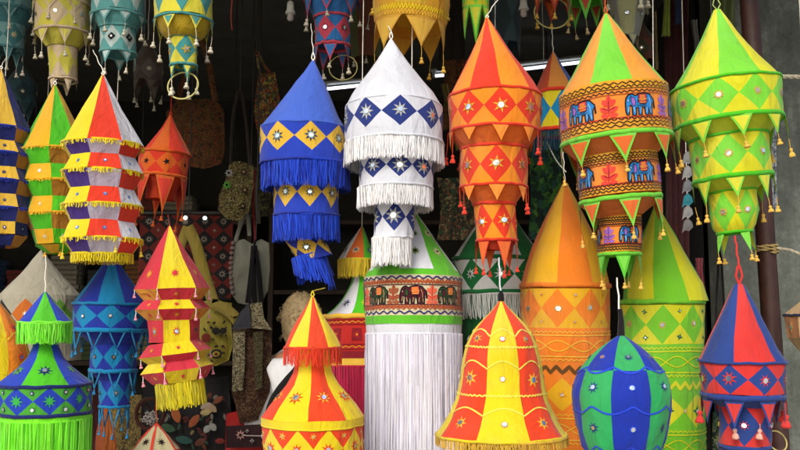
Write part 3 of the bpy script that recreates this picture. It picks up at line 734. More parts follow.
# tall cylinder lanterns
def tall(L, c, ya, yb, hw, g1, g2, bg, dm, plainc, linec, zigc, st, st2, top, gc, nd, yb0, end=520):
    L.sec('canopy', top, gore([g1, g2], 8), n=8, c=gc, sag=-.01, wob=.003)
    L.rim(ya, hw + .4, g1 if plainc is not GJ else GRN, 2.6, h=1.4)
    L.sec('pattern_band', [(ya + 3, hw), (yb0, hw)], diamond(bg, dm, nd), n=nd, c=c, dec=multi(stars(nd, .5, L.px(5), st, mirror=.4), stars(nd, .17, L.px(3.2), st2, c0=0, mirror=.25, pts=4), stars(nd, .83, L.px(3.2), st2, c0=0, mirror=.25, pts=4)))
    def lines(sf):
        for v in (.22, .86): sf.ring(v, .004, linec)
        for ph in (0, .5): sf.ring(.54, .0035, linec, amp=.16, cnt=6, ph=ph)
        sf.ring(.12, .003, linec, amp=.03, cnt=60, shape='zig'); sf.ring(.96, .003, linec, amp=.03, cnt=60, shape='zig')
    y1 = yb0 + 32; L.sec('plain_band', [(yb0, hw), (y1, hw + .3)], solid(plainc), n=8, nv=2, dec=lines)
    y2 = y1 + 16
    L.sec('zigzag_band', [(y1, hw + .3), (y2, hw + .4)], solid(plainc), n=8, dec=lambda sf: sf.ring(.5, L.px(3.2), zigc, amp=.2, cnt=26, shape='zig'))
    y3 = y2 + 32
    L.sec('pattern_band', [(y2, hw + .4), (y3, hw + 1)], diamond(dm, bg, nd), n=nd, c=c + 6, dec=multi(stars(nd, .5, L.px(5), st2, mirror=.3, pts=4), stars(nd, .5, L.px(3), st, c0=0)))
    L.sec('plain_band', [(y3, hw + 1), (y3 + 32, hw + 2)], solid(plainc), n=8, nv=2, dec=lines)
    L.sec('zigzag_band', [(y3 + 32, hw + 2), (end, hw + 3)], solid(plainc), n=8)
L = Lantern('tall_lantern', 'tall orange and yellow cylinder lantern with cone top, behind the red and yellow bell', 565, 183, 3.15, wob=.003)
OS = cloth('f88a22'); YS = cloth('f2ba1c')
tall(L, -8, 286, 327, 45.5, OS, YS, YS, OS, OS, GOLDY, cloth('6e4a14'), GOLD2, cloth('e8a820'), [(183, 2), (215, 18.5), (250, 35), (272, 42.5), (285, 45.5)], 14, 9, 327)
L.tassels(184, 3, [-60, 0, 70], GOLD2, 3, 5); L.cord(to=(563, 152, 3.25))
L = Lantern('tall_lantern', 'tall lime green and yellow cylinder lantern with cone top, below the elephant lantern', 661, 205, 3.15, wob=.003)
YT = cloth('dfdd1e')
GT = cloth('7ccf2a')
tall(L, 3, 302, 343, 42, GT, YT, YT, GT, GT, YT, YT, GOLD2, DGR, [(205, 1.5, -5), (250, 23, -2), (285, 39, 2), (301, 42, 4)], 10, 8, 343)
L.cord()

# yellow and red pagoda
L = Lantern('pagoda_lantern', 'yellow and red pagoda lantern with a short red fringe at its neck, bottom centre left', 312.5, 297, 2.62)
RU = cloth('f04a1e')
L.sec('canopy', [(297, 1.6), (312, 9), (330, 19.5), (346, 27.5)], gore([RU, YEL], 8), n=8, c=12, smooth=True)
L.rim(347, 27.8, RU, 1.1)
L.fringe(347, 27.8, 18, [RU, RED], n=190, w=1.1)
def ust(sf):
    for i in range(8): sf.star((i + .5) / 8, .68, L.px(7.5), [GOLDY, RED][i % 2], mirror=.32, n=8, ring=[RED, GOLD2][i % 2])
L.sec('flared_body', [(346, 16), (362, 16.3), (376, 20), (388, 28), (400, 39), (416, 50.5)], gore([RU, YEL], 8), n=8, c=18, smooth=True, dec=ust)
L.sec('hem_band', [(416, 50.8), (424, 50.5)], solid(YEL), n=8); L.rim(424, 50.6, YEL, .9)
L.sec('pattern_band', [(424, 50), (462, 49)], diamond(RU, YEL, 10), n=10, c=-17, dec=multi(stars(10, .5, L.px(6.5), RED, mirror=.36, pts=8), stars(10, .17, L.px(4), GOLDY, c0=0, mirror=.2, pts=6), stars(10, .83, L.px(4), GOLDY, c0=0, mirror=.2, pts=6)))
L.rim(463, 49.5, YEL, 2); L.fringe(464, 49, 40, [RU, YEL], n=300, w=1.2); L.cord(loop=6, mat=YEL, to=(325, 288, 2.92))
# red and yellow bell
L = Lantern('bell_lantern', 'large red and yellow bell shaped lantern with rows of gold stars and a gold fringe', 501, 300, 2.68)
RV = cloth('f4461c'); LY = cloth('f6f060')
def bell(sf):
    n = 8
    for v, w in ((.385, .0042), (.695, .0042)): sf.ring(v, w, LY, amp=.004, cnt=60)
    for v in (.285, .50, .80): sf.ring(v, .0042, LY, amp=.026, cnt=n, shape='arch')
    for i in range(n):
        for v, r in ((.33, 5), (.59, 7.5), (.88, 7.5)):
            if i % 2: sf.star((i + .5) / n, v, L.px(r), GOLDY, mirror=.34, n=7)
            else: sf.star((i + .5) / n, v, L.px(3.6), [GOLD2, RED][int(r < 6)], mirror=.62, n=6, inner=.8)
L.sec('body', [(300, 1.5), (309, 8.5), (319, 18), (329, 27), (341, 34), (356, 38.5), (376, 42), (396, 45.5), (411, 51), (424, 58.5), (434, 66)], gore([YEL, RV], 8), n=8, k=6, nv=6, c=3, smooth=True, dec=bell, wob=.003)
L.rim(434, 66, YEL, 1.6); L.fringe(435, 66, 9, [GOLDY, cloth('c9a436')], n=460, w=1.1)
L.cord(to=(499, 258, 2.85), mat=cloth('e8e8ea'), r=.0028)
mb = MB(); mb.lathe([(.028, .003), (.018, .008), (.0, .01), (-.006, .006)], BLACKTH, 10); mb.build('knot', L.root)
# blue and green balloon
L = Lantern('balloon_lantern', 'round blue and green balloon shaped lantern with navy stars', 621, 335, 2.62)
BW = cloth('1c38b6'); GW = cloth('2fb862'); BR = cloth('2a50e6'); NS = cloth('23408e')
def ball(sf):
    n = 8
    sf.ring(.30, .0055, BR, amp=.018, cnt=n, shape='scal'); sf.ring(.52, .005, BR, amp=.022, cnt=n, shape='scal', ph=.5); sf.ring(.74, .005, BR, amp=.02, cnt=n, shape='scal', ph=.5)
    for i in range(n):
        for v, r in ((.21, 4.6), (.40, 6.4), (.62, 6.4), (.83, 5.5)):
            grn = (i % 2 == 0) == (v < .3)
            if grn: sf.star((i + .5) / n, v, L.px(r), NS, mirror=.34, n=8)
            else: sf.star((i + .5) / n, v, L.px(3.4), BR, mirror=.62, n=6, inner=.8)
def bcol(u, v):
    i = int(u * 8); return (GW if i % 2 == 0 else BW) if v < .30 else (BW if i % 2 == 0 else GW)
L.sec('body', [(335, 2), (341, 12), (350, 24), (361, 35), (374, 44), (391, 49.3), (408, 48.8), (426, 45.5), (444, 40.5), (460, 33), (474, 22), (482, 12)], bcol, n=8, k=6, nv=8, c=12, smooth=True, dec=ball)
L.cord(to=(617, 278, 2.85), mat=CORD, r=.0026)
mb = MB(); mb.tube([(0, 0, .075), (.002, 0, .04), (0, 0, -.002)], .006, BLACKTH, 8, r2=.011); mb.build('knot', L.root)
L.tassels(482, 8, [0, 120, 240], BLU, 6, 5)
# blue and red right
L = Lantern('tiered_lantern', 'blue and red lantern with red cord loop and red tassels at the lower right', 739, 284, 2.75, tilt=-.5)
BX = cloth('2d4a96'); RX = cloth('e83a34')
L.sec('canopy', [(284, 4.5), (310, 17, 1), (335, 29, 2), (350, 36, 3), (361, 42.5, 4)], gore([BX, RX], 6), n=6, c=-40, smooth=True)
L.rim(361, 43, BX, 1.6, dx=4)
L.sec('pattern_band', [(362, 42, 4), (392, 40, 5)], diamond(RX, BX, 8), n=8, c=-15, dec=stars(8, .5, L.px(7), RX, mirror=.42, pts=8))
L.rim(395, 40.4, BX, 3, dx=5, h=1.5)
L.sec('fabric_collar', [(396, 39, 5), (406, 26, 8)], solid(BX), n=8)
L.pennants(398, 40.2, 8, 25, 18, RX, BX, c=-9, dx=5, bw=.17)
L.sec('pattern_band', [(404, 25, 8), (444, 25, 8)], diamond(RX, BX, 5), n=5, c=0, dec=stars(5, .5, L.px(5.5), RX, mirror=.45, pts=8))
L.rim(446, 25.4, BX, 3, dx=8); L.pennants(448, 25, 6, 22, 15, RX, BX, c=4, dx=8, tassel=RX)
L.tassels(398, 40.5, [-84, 84, 100], RX, 14, 9, dx=5); L.tassels(420, 33, [-14, 28], cloth('f0b8a0'), 5, 6.5, dx=6)
L.hoop(780, 441, 9, t=.8); L.cord(loop=20, mat=RX, w=5, r=.003, to=(735, 236, 2.8))
# beige faceted at right edge
L = Lantern('faceted_lantern', 'beige and orange faceted lantern with dark edging cut by the right edge', 814, 292, 3.1)
BEI = cloth('c9a878'); BEO = cloth('c4824a')
L.sec('canopy', [(292, 1), (315, 29)], gore([BEI, BEO], 6), n=6, c=-60, sides=6); L.rim(315, 29, cloth('1c2c50'), 1.4, sides=6, c=-60, n=6)
L.sec('body', [(315, 28.5), (338, 25)], gore([BEO, BEI], 6), n=6, c=-60, sides=6, dec=stars(6, .5, L.px(6), cloth('e0a050'), mirror=.3))
L.sec('bottom_panel', [(338, 25), (362, 4)], gore([BEI, BEO], 6), n=6, c=-60, sides=6); L.cord()
# small ones at bottom
L = Lantern('pouch_lantern', 'small slim orange pouch shaped lantern hanging beside the lime fringe at the bottom', 106, 406, 3.78)
L.sec('body', [(406, 1), (418, 6), (432, 9.5), (448, 11), (470, 9), (485, 2)], gore([cloth('d87a34'), cloth('c4622c')], 4), n=4, c=30, sides=4, smooth=True, dec=stars(4, .6, L.px(6), cloth('b04a24'), mirror=0)); L.rim(470, 9, RED, .7)
L.cord(mat=ORD)
L = Lantern('pointed_lantern', 'beige lantern with red piping and dark flower motifs hung under the rosy red one', 156.5, 424, 3.1)
BE2 = cloth('d9cfa0')
L.sec('canopy', [(424, 1), (436, 13), (449, 24.5)], solid(BE2), n=6, c=18, sides=6, smooth=True,
      dec=lambda sf: [(sf.star((i + .5) / 6, .68, L.px(5), cloth('4a3c2c'), mirror=.3, mmat=BLACKTH), sf.line([(i / 6, k / 12) for k in range(13)], .007, RED, off=.003)) for i in range(6)])
L.sec('body', [(449, 24.5), (475, 25)], gore([BE2, cloth('cf9c5c')], 6), n=6, c=18, sides=6); L.rim(450, 24.5, RED, 1.2, sides=6, c=18, n=6)
L.sec('bottom_panel', [(475, 25), (490, 8)], solid(BE2), n=6, c=18, sides=6); L.cord(to=(156, 383, 3.05), mat=ORD)

# ------------------------------------------------------------ top row, faded
CT = CREAM
L = Lantern('tiered_lantern', 'dark teal faded lantern at the top left corner', 8, -50, 3.45)
T1 = cloth('3d7478', trans=.1); T2 = cloth('6f9a98', trans=.1)
L.sec('canopy', [(-50, 2), (-30, 27)], gore([T1, T2], 8), n=8)
L.sec('pattern_band', [(-30, 27), (12, 27)], diamond(T2, T1, 7), n=7, c=10, dec=stars(7, .5, L.px(4), CRE)); L.rim(13, 27.4, T1, 1.6)
L.pennants(13, 27, 7, 15, 15, T1, T2, c=5, tassel=CT, tsize=4.2, cord=6); L.sec('fabric_collar', [(13, 26), (27, 17)], solid(T1), n=8)
L.sec('pattern_band', [(27, 17), (50, 15)], diamond(T2, T1, 5), n=5, c=20, dec=stars(5, .5, L.px(3.5), CRE)); L.rim(50, 15, T1, 1.4); L.pennants(50, 15, 5, 16, 10, T1, T2, tassel=CT, tsize=4, cord=5, c=0)
L.cord()
L = Lantern('tiered_lantern', 'beige and mustard yellow lantern cut by the top edge near the left', 63, -45, 3.3)
M1 = cloth('d0b994', trans=.12); M2 = cloth('cfc548', trans=.12)
L.sec('canopy', [(-45, 2), (-15, 30)], gore([M1, M2], 8), n=8); L.sec('pattern_band', [(-15, 30), (5, 28)], diamond(M1, M2, 7), n=7); L.rim(6, 28, M1, 1.5)
L.pennants(6, 28, 7, 12, 18, M2, M1, c=25, tassel=CT, tsize=4, cord=6)
L.sec('pattern_band', [(6, 27), (33, 26.5)], diamond(M2, M1, 7), n=7, c=-14, dec=stars(7, .5, L.px(3), M2, mirror=.6)); L.rim(34, 27, M1, 1.6)
L.pennants(35, 26.5, 7, 15, 13, M2, M1, c=5, tassel=CT, tsize=4.2, cord=9); L.sec('fabric_collar', [(35, 26), (48, 15)], solid(M2), n=8)
L.sec('pattern_band', [(48, 14), (78, 13)], diamond(M1, M2, 5), n=5, c=15); L.rim(80, 13.5, M1, 1.5); L.pennants(80, 13, 5, 12, 9, M1, M1, c=20); L.cord()
L = Lantern('tiered_lantern', 'teal and white tiered lantern with dark mirrored squares at the top left', 119, -60, 3.25)
A1 = cloth('5fa3a0', trans=.12); A2 = cloth('b9ccc6', trans=.12)
dkm = lambda n, v, r: stars(n, v, r, BLACKTH, mirror=.28, pts=4, inner=.72)
L.sec('canopy', [(-60, 2), (-25, 26)], gore([A1, A2], 8), n=8)
L.sec('pattern_band', [(-25, 26), (17, 26)], diamond(A1, A2, 8), n=8, c=-6, dec=dkm(8, .5, L.px(4.5))); L.rim(19, 26.4, A1, 1.5)
L.pennants(19, 26, 8, 12, 14, A2, A1, c=14, tassel=CT, tsize=4.6, cord=8); L.sec('fabric_collar', [(19, 25), (30, 17.5)], solid(A1), n=8); L.rim(30, 17.8, A1, 1.3)
L.sec('pattern_band', [(30, 17), (54, 17)], diamond(A1, A2, 6), n=6, c=-22, dec=dkm(6, .5, L.px(4.2))); L.rim(55, 17.4, A1, 1.4); L.pennants(55, 17, 5, 14, 12, A2, A1, c=30, tassel=CT, tsize=4, every=2)
L.cord(); 
L = Lantern('tiered_lantern', 'mustard yellow and teal tiered lantern with cream tassels and a cane hoop below it', 183, -60, 3.05)
Y3 = cloth('d8cf3a', trans=.15); T3 = cloth('3f8f8c', trans=.12)
L.sec('canopy', [(-60, 2), (-25, 28)], gore([Y3, T3], 8), n=8)
L.sec('pattern_band', [(-25, 29), (20, 29)], diamond(Y3, T3, 7), n=7, c=-3, dec=stars(7, .5, L.px(5), CRE, mirror=.3, pts=5)); L.rim(22, 29.4, T3, 1.5)
L.pennants(23, 29, 7, 14, 13, T3, Y3, c=22, tassel=CT, tsize=5.2, cord=13); L.sec('fabric_collar', [(23, 28), (34, 22), (39, 16)], solid(cloth('c9a91e')), n=8, smooth=True); L.rim(38, 15.4, T3, 1.5)
L.sec('pattern_band', [(38, 14.5), (65, 13.5)], diamond(Y3, T3, 4), n=4, c=10, dec=stars(4, .5, L.px(5), GOLD, mirror=.3, pts=5)); L.rim(66, 14, T3, 1.5, dx=0)
L.pennants(67, 13.5, 5, 13, 9, Y3, T3, c=15, tassel=CT, tsize=5.2, cord=8); L.hoop(182.5, 85, 15); L.cord()
L = Lantern('tiered_lantern', 'blue and dusty pink lantern with mirror star and cane hoop, above the blue cone lantern', 332, -60, 3.35)
B4 = cloth('2f74b8', trans=.12); P4 = cloth('c9485c', trans=.12)
L.sec('canopy', [(-60, 2), (-35, 28)], gore([B4, P4], 8), n=8); L.sec('pattern_band', [(-35, 28), (-2, 27)], diamond(P4, B4, 7), n=7); L.rim(0, 27.5, P4, 2)
L.pennants(0, 27, 7, 20, 19, B4, P4, c=-10, tassel=CT, tsize=4.6, cord=3, bw=.15); L.sec('fabric_collar', [(0, 26), (18, 18)], solid(B4), n=8); L.rim(18, 18.4, P4, 1.8)
L.sec('pattern_band', [(19, 17.5), (44, 17)], diamond(B4, P4, 5), n=5, c=-25, dec=stars(5, .5, L.px(4), BLACKTH, mirror=.5)); L.rim(46, 17.4, P4, 2)
L.pennants(47, 17, 5, 19, 14, B4, P4, c=-5, tassel=CT, tsize=4.6, cord=5, bw=.16); L.hoop(343, 67, 14, t=.45); L.cord()
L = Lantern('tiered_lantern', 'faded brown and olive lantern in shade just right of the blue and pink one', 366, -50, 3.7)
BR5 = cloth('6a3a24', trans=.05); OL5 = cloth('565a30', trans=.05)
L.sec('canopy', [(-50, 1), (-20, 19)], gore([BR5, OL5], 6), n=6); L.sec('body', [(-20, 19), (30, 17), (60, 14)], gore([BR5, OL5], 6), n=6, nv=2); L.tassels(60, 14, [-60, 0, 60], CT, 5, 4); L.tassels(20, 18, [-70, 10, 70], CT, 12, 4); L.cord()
L = Lantern('translucent_lantern', 'see-through golden yellow lantern with pointed bottom flaps above the white one', 415, -66, 3.1, tilt=-3)
T5 = cloth('e8b030', trans=.5); T5b = cloth('f0c640', trans=.5)
L.sec('canopy', [(-60, 2), (-36, 38)], gore([T5, T5b], 8), n=8)
L.sec('body', [(-36, 38), (4, 38), (15, 37)], gore([T5b, T5], 8), n=8, nv=2, dec=stars(8, .8, L.px(3.4), GOLDY, mirror=.6)); L.sec('stitched_band', [(15, 37), (26, 35)], solid(T5), n=8, dec=rings(dict(v=.3, w=.003, mat=YEL, amp=.25, cnt=70, shape='zig'), dict(v=.75, w=.003, mat=GOLDY, amp=.2, cnt=70, shape='zig')))
L.pennants(26, 35, 6, 30, 34, T5b, T5, c=20, bw=.1, tassel=T5b, tsize=4.5, cord=12); L.tassels(0, 38, [-80, 84], T5b, 16, 6); L.cord()
L = Lantern('pointed_lantern', 'little lime and yellow pointed lantern at the top edge left of the orange cone', 476, -40, 3.2)
L.sec('canopy', [(-40, 1), (-15, 14)], gore([YT, GJ], 6), n=6); L.sec('body', [(-15, 14), (8, 13)], diamond(YT, GJ, 6), n=6); L.pennants(8, 13, 6, 32, 13, YT, GJ, c=0, bw=.2); L.cord()
L = Lantern('pointed_lantern', 'dark red pointed lantern with a cane hoop at the top edge', 553, -45, 3.5)
RD6 = cloth('a83a20', trans=.1)
L.sec('canopy', [(-45, 1), (-22, 20)], gore([RD6, ORD], 6), n=6); L.sec('body', [(-22, 20), (-6, 19)], diamond(RD6, ORD, 6), n=6); L.pennants(-6, 19, 6, 24, 16, ORD, RD6, c=5, tassel=TY, tsize=4.5, cord=3, bw=.2); L.hoop(552, 13, 17.5, t=.7, mat=BAMBOO); L.cord()
L = Lantern('pointed_lantern', 'green and red pointed lantern at the top edge left of the elephant cone', 586, -45, 3.45)
L.sec('canopy', [(-45, 1), (-22, 20)], gore([GRN, RD6], 6), n=6); L.sec('body', [(-22, 20), (0, 18)], diamond(GRN, RD6, 6), n=6); L.pennants(0, 18, 5, 24, 16, RD6, GS2, c=0, tassel=cloth('c8b080'), tsize=4, cord=8, bw=.25); L.cord()
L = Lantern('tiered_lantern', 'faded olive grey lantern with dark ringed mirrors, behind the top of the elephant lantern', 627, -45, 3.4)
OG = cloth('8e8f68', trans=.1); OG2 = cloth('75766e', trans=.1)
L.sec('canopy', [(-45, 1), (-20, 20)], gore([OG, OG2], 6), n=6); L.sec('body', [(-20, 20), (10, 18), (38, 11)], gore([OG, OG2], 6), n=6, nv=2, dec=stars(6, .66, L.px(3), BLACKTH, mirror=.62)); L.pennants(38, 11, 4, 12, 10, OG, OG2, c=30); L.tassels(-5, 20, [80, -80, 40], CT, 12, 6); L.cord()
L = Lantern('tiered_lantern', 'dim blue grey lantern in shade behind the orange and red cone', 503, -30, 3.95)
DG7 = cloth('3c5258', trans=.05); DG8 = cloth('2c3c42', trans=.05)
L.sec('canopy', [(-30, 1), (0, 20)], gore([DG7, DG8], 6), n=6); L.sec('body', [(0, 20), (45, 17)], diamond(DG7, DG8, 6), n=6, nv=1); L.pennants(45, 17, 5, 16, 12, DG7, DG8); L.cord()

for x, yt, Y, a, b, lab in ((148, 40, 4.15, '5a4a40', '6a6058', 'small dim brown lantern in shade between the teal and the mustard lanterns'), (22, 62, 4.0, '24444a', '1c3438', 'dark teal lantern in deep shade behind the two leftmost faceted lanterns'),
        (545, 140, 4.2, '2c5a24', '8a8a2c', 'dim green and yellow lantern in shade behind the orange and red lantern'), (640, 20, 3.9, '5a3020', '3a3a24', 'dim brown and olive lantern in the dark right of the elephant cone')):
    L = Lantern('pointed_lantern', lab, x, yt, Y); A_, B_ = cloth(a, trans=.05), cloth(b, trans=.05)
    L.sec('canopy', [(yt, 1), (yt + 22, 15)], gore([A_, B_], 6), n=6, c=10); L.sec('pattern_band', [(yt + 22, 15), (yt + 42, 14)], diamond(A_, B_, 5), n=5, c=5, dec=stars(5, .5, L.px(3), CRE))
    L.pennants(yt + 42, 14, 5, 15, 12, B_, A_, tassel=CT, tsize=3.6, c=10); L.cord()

def cement():
    m, nt, out = new_mat('cement_render'); lk = nt.links.new
    tc = N(nt, 'ShaderNodeTexCoord'); a = N(nt, 'ShaderNodeTexNoise', Scale=3.5, Detail=12.0, Roughness=.72); lk(tc.outputs['Object'], a.inputs['Vector'])
    mp = N(nt, 'ShaderNodeMapping'); mp.inputs['Scale'].default_value = (14, 14, 1.2); lk(tc.outputs['Object'], mp.inputs['Vector'])
    b = N(nt, 'ShaderNodeTexNoise', Scale=1.0, Detail=8.0, Roughness=.7); lk(mp.outputs[0], b.inputs['Vector'])
    c = N(nt, 'ShaderNodeTexNoise', Scale=60.0, Detail=6.0, Roughness=.8); lk(tc.outputs['Object'], c.inputs['Vector'])
    mx = N(nt, 'ShaderNodeMixRGB', Fac=.35); lk(a.outputs[0], mx.inputs[1]); lk(b.outputs[0], mx.inputs[2])
    m2 = N(nt, 'ShaderNodeMixRGB', Fac=.22); lk(mx.outputs[0], m2.inputs[1]); lk(c.outputs[0], m2.inputs[2])
    cr = N(nt, 'ShaderNodeValToRGB'); e = cr.color_ramp; e.elements[0].position = .36; e.elements[0].color = lin('34362f'); e.elements[1].position = .72; e.elements[1].color = lin('9aa098')
    k = e.elements.new(.52); k.color = lin('5c6057'); lk(m2.outputs[0], cr.inputs[0])
    bp = N(nt, 'ShaderNodeBump', Strength=.7, Distance=.006); lk(m2.outputs[0], bp.inputs['Height'])
    p = N(nt, 'ShaderNodeBsdfPrincipled', Roughness=.92); lk(cr.outputs[0], p.inputs['Base Color']); lk(bp.outputs[0], p.inputs['Normal']); lk(p.outputs[0], out.inputs[0]); return m
# ------------------------------------------------------------ the shop and the street
def struct(name, mb, smooth=False):
    o = mb.build(name, smooth=smooth); tag(o, kind='structure'); return o
GREYW = cement()
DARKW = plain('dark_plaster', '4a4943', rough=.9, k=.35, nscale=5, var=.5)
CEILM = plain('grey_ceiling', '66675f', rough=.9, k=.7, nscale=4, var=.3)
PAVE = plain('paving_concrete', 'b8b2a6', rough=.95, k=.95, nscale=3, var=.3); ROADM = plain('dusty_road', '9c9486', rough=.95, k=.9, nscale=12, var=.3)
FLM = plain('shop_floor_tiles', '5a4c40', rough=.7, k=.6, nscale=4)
mb = MB(); mb.add([(-400, -400, -.12), (400, -400, -.12), (400, 400, -.12), (-400, 400, -.12)], [(0, 1, 2, 3)], ROADM); struct('road', mb)
mb = MB(); mb.box((0, 2.6, -.055), (16, 7.0, .12), PAVE); struct('pavement', mb)
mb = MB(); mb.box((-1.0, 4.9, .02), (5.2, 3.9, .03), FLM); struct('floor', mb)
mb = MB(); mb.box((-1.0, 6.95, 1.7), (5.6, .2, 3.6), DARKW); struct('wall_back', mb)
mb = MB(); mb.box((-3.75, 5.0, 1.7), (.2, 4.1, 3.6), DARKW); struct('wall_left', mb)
# right side: cement wall of the next building, ends at the shop opening
mb = MB(); xw = at(722, 300, 4.0).x
mb.box((xw + 2.0, 4.1, 1.9), (4.0, .22, 4.2), GREYW); o = struct('wall_right', mb)
mb = MB(); mb.box((xw + .1, 5.5, 1.7), (.2, 2.7, 3.6), DARKW); struct('wall_side', mb)
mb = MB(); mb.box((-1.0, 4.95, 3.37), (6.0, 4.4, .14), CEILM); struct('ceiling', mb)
# unseen awning added over the pavement to keep the shop interior dark
AWN = plain('added_awning_tin', '6f7470', rough=.6, k=.8, nscale=6)
mb = MB(); rows = []
for i in range(121):
    x = -4.2 + i * .07; z = .012 * math.sin(i * 1.9); rows.append([(x, 2.78, 3.30 + z), (x, 2.42, 3.24 + z)])
mb.grid(rows, AWN); mb.grid([[(a[0], a[1], a[2] + .006) for a in r] for r in rows], AWN); o = mb.build('awning'); tag(o, 'corrugated grey tin awning added out of view to darken the shop interior', 'awning')
# bamboo rails the lanterns hang from
for k, yy in enumerate((2.68, 2.86, 3.05, 3.25, 3.5, 3.75, 3.95)):
    mb = MB(); mb.tube([(-2.6 + j * .6, yy, 3.165 + .01 * math.sin(j * 1.7 + k)) for j in range(8)], .014, plain('bamboo_pole', '9a8552', rough=.6), 8)
    o = mb.build('bamboo_rail'); tag(o, 'bamboo rail under the awning from which lanterns hang', 'rail', 'bamboo rails under the awning')
# brown pole with rope
PB = plain('brown_painted_steel', '4a2a22', rough=.55, k=.7, nscale=22, var=.5, bumpd=.003)
Yp = 3.35; root = empty('steel_pole', (at(782, 450, Yp).x, Yp, 0)); tag(root, 'brown painted steel pole with rope tied round it, right of the green and yellow lantern', 'pole')
b0 = at(780, 450, Yp); t0 = at(749, 0, Yp); sl = (t0.x - b0.x) / (t0.z - b0.z)
def polex(z): return b0.x + sl * (z - b0.z)
mb = MB(); mb.tube([(polex(z) - root.location.x, 0, z) for z in (0, 1, 2, 3.3)], .0345, PB, 20); mb.build('shaft', root)
root.location.x = root.location.x
mb = MB(); mb.lathe([(0, .08), (.012, .08), (.014, .036)], PB, 20, o=(polex(0) - root.location.x, 0, .005)); mb.build('base_plate', root)
ROPE = plain('pale_rope', 'b3aa92', rough=.95, nscale=90, var=.3)
def rope(pts, r, label, mat=ROPE, strands=3, cat='rope', name='rope', group=None):
    pts = [Vector(p) for p in pts]; mb = MB(); dense = []
    for i in range(len(pts) - 1):
        for j in range(10): dense.append(pts[i].lerp(pts[i+1], j / 10))
    dense.append(pts[-1]); tot = sum((b - a).length for a, b in zip(dense, dense[1:]))
    fine = []; acc = 0
    for a, b in zip(dense, dense[1:]):
        m = max(1, int((b - a).length / .004))
        for j in range(m): fine.append((a.lerp(b, j / m), acc + (b - a).length * j / m))
        acc += (b - a).length
    for s_ in range(strands):
        out = []
        for k, (p, l) in enumerate(fine):
            d = (fine[min(k + 1, len(fine) - 1)][0] - fine[max(k - 1, 0)][0]).normalized(); a = d.cross(Vector((.1, .2, .97))); 
            if a.length < .1: a = d.cross(Vector((1, 0, 0)))
            a.normalize(); c_ = d.cross(a); th = l / r * .55 + 2 * PI * s_ / strands
            out.append(p + (a * math.cos(th) + c_ * math.sin(th)) * r * .5)
        mb.tube(out, r * .58, mat, 5)
    o = mb.build(name); tag(o, label, cat, group); return o
def wrap(py, turns, r, extra):
    c0 = at(760, py, Yp); pts = []
    for i in range(int(turns * 16) + 1):
        a = 2 * PI * i / 16; z = c0.z + (i / (turns * 16) - .5) * r * 2 * turns
        pts.append((polex(z) + .040 * math.sin(a), Yp - .040 * math.cos(a), z))
    return pts + extra
TANR = plain('tan_rope', 'a8905c', rough=.95, nscale=90)
rope(wrap(249.5, 2.25, .006, []), .0062, 'tan rope wound twice around the brown pole', TANR, 2)
p1 = at(777, 248, Yp - .03); rope([p1, at(790, 250, 3.3), at(802, 255, 3.3), at(830, 262, 3.5)], .0055, 'thin white rope leading right from the rope wound on the brown pole')
p1 = at(760, 76, Yp - .045)
rope([at(764, 75, Yp - .03), at(772, 76.5, 3.3), at(800, 77, 3.35), at(840, 77, 3.5)], .0085, 'thick pale rope running right from behind the green cone across the cement wall')
# window-like lighter board behind the pole
GCL = cloth('8d9298', trans=0)
def hang_strip(px, y0, y1, w, Y, mat, name, label, cat='cloth', group=None, sway=3, folds=2.5, dep=.012, parts=None):
    mb = MB(); rows = []; n = 12
    for j in range(25):
        t = j / 24; py = y0 + (y1 - y0) * t; r_ = []
        for i in range(n + 1):
            u = i / n - .5; p = at(px + sway * t + u * w * (1 - .15 * math.sin(PI * t)), py, Y)
            r_.append((p.x, Y + dep * math.sin(folds * 2 * PI * u + t * 2) + .006 * noise.noise(Vector((i, j * .4, px))), p.z))
        rows.append(r_)
    mb.grid(rows, mat); mb.grid([[(a[0], a[1] + .003, a[2]) for a in r] for r in rows], mat)
    o = mb.build(name); tag(o, label, cat, group); return o
hang_strip(773, 118, 212, 8, 3.62, mottle('striped_grey_cloth', ['9aa0a6', '8a9098', '50555c', 'a4aab0'], 60, kind='n'), 'rolled_cloth', 'narrow rolled grey cloth hanging right of the brown pole', sway=1)
MARO = cloth('401a1c', trans=0, k=.9)
hang_strip(676, -40, 345, 26, 3.95, MARO, 'curtain', 'dark maroon curtain hanging behind the elephant and lime lanterns', 'curtain', sway=4, folds=4, dep=.02)
BLKC = cloth('1d1a1c', trans=0, k=.8)
hang_strip(706, -40, 420, 34, 4.35, BLKC, 'curtain', 'black cloth hanging beside the cement wall behind the green and yellow lantern', 'curtain', sway=4, folds=3, dep=.02)

# fluorescent tubes
TUBE = plain('lit_tube', 'eef4ff', emit=2.0, var=0); FIX = plain('tube_fitting', 'c8ccc8', rough=.4, k=.7)
def tubelight(xa, ya, xb, yb, Y, label):
    a, b = at(xa, ya, Y), at(xb, yb, Y); mid = (a + b) / 2
    root = empty('tube_light', mid); tag(root, label, 'ceiling light', 'fluorescent tubes inside the shop')
    a -= mid; b -= mid
    mb = MB(); mb.tube([a, b], .009, TUBE, 12); mb.build('tube', root)
    mb = MB(); mb.tube([a + Vector((-.02, .0, .034)), b + Vector((.02, 0, .034))], .014, FIX, 4)
    for e in (a, b): mb.tube([e + Vector((0, 0, -.012)), e + Vector((0, 0, .04))], .012, FIX, 6)
    mb.tube([a.lerp(b, .5) + Vector((0, 0, .05)), a.lerp(b, .5) + Vector((0, 0, 3.35 - mid.z))], .004, WIRE, 5)
    mb.build('fitting', root)
tubelight(326, 89, 368, 84.5, 5.2, 'lit fluorescent tube seen between the blue and the white lantern')
tubelight(434, 76, 456, 74, 5.4, 'short lit fluorescent tube seen between the white and the orange and red lantern')
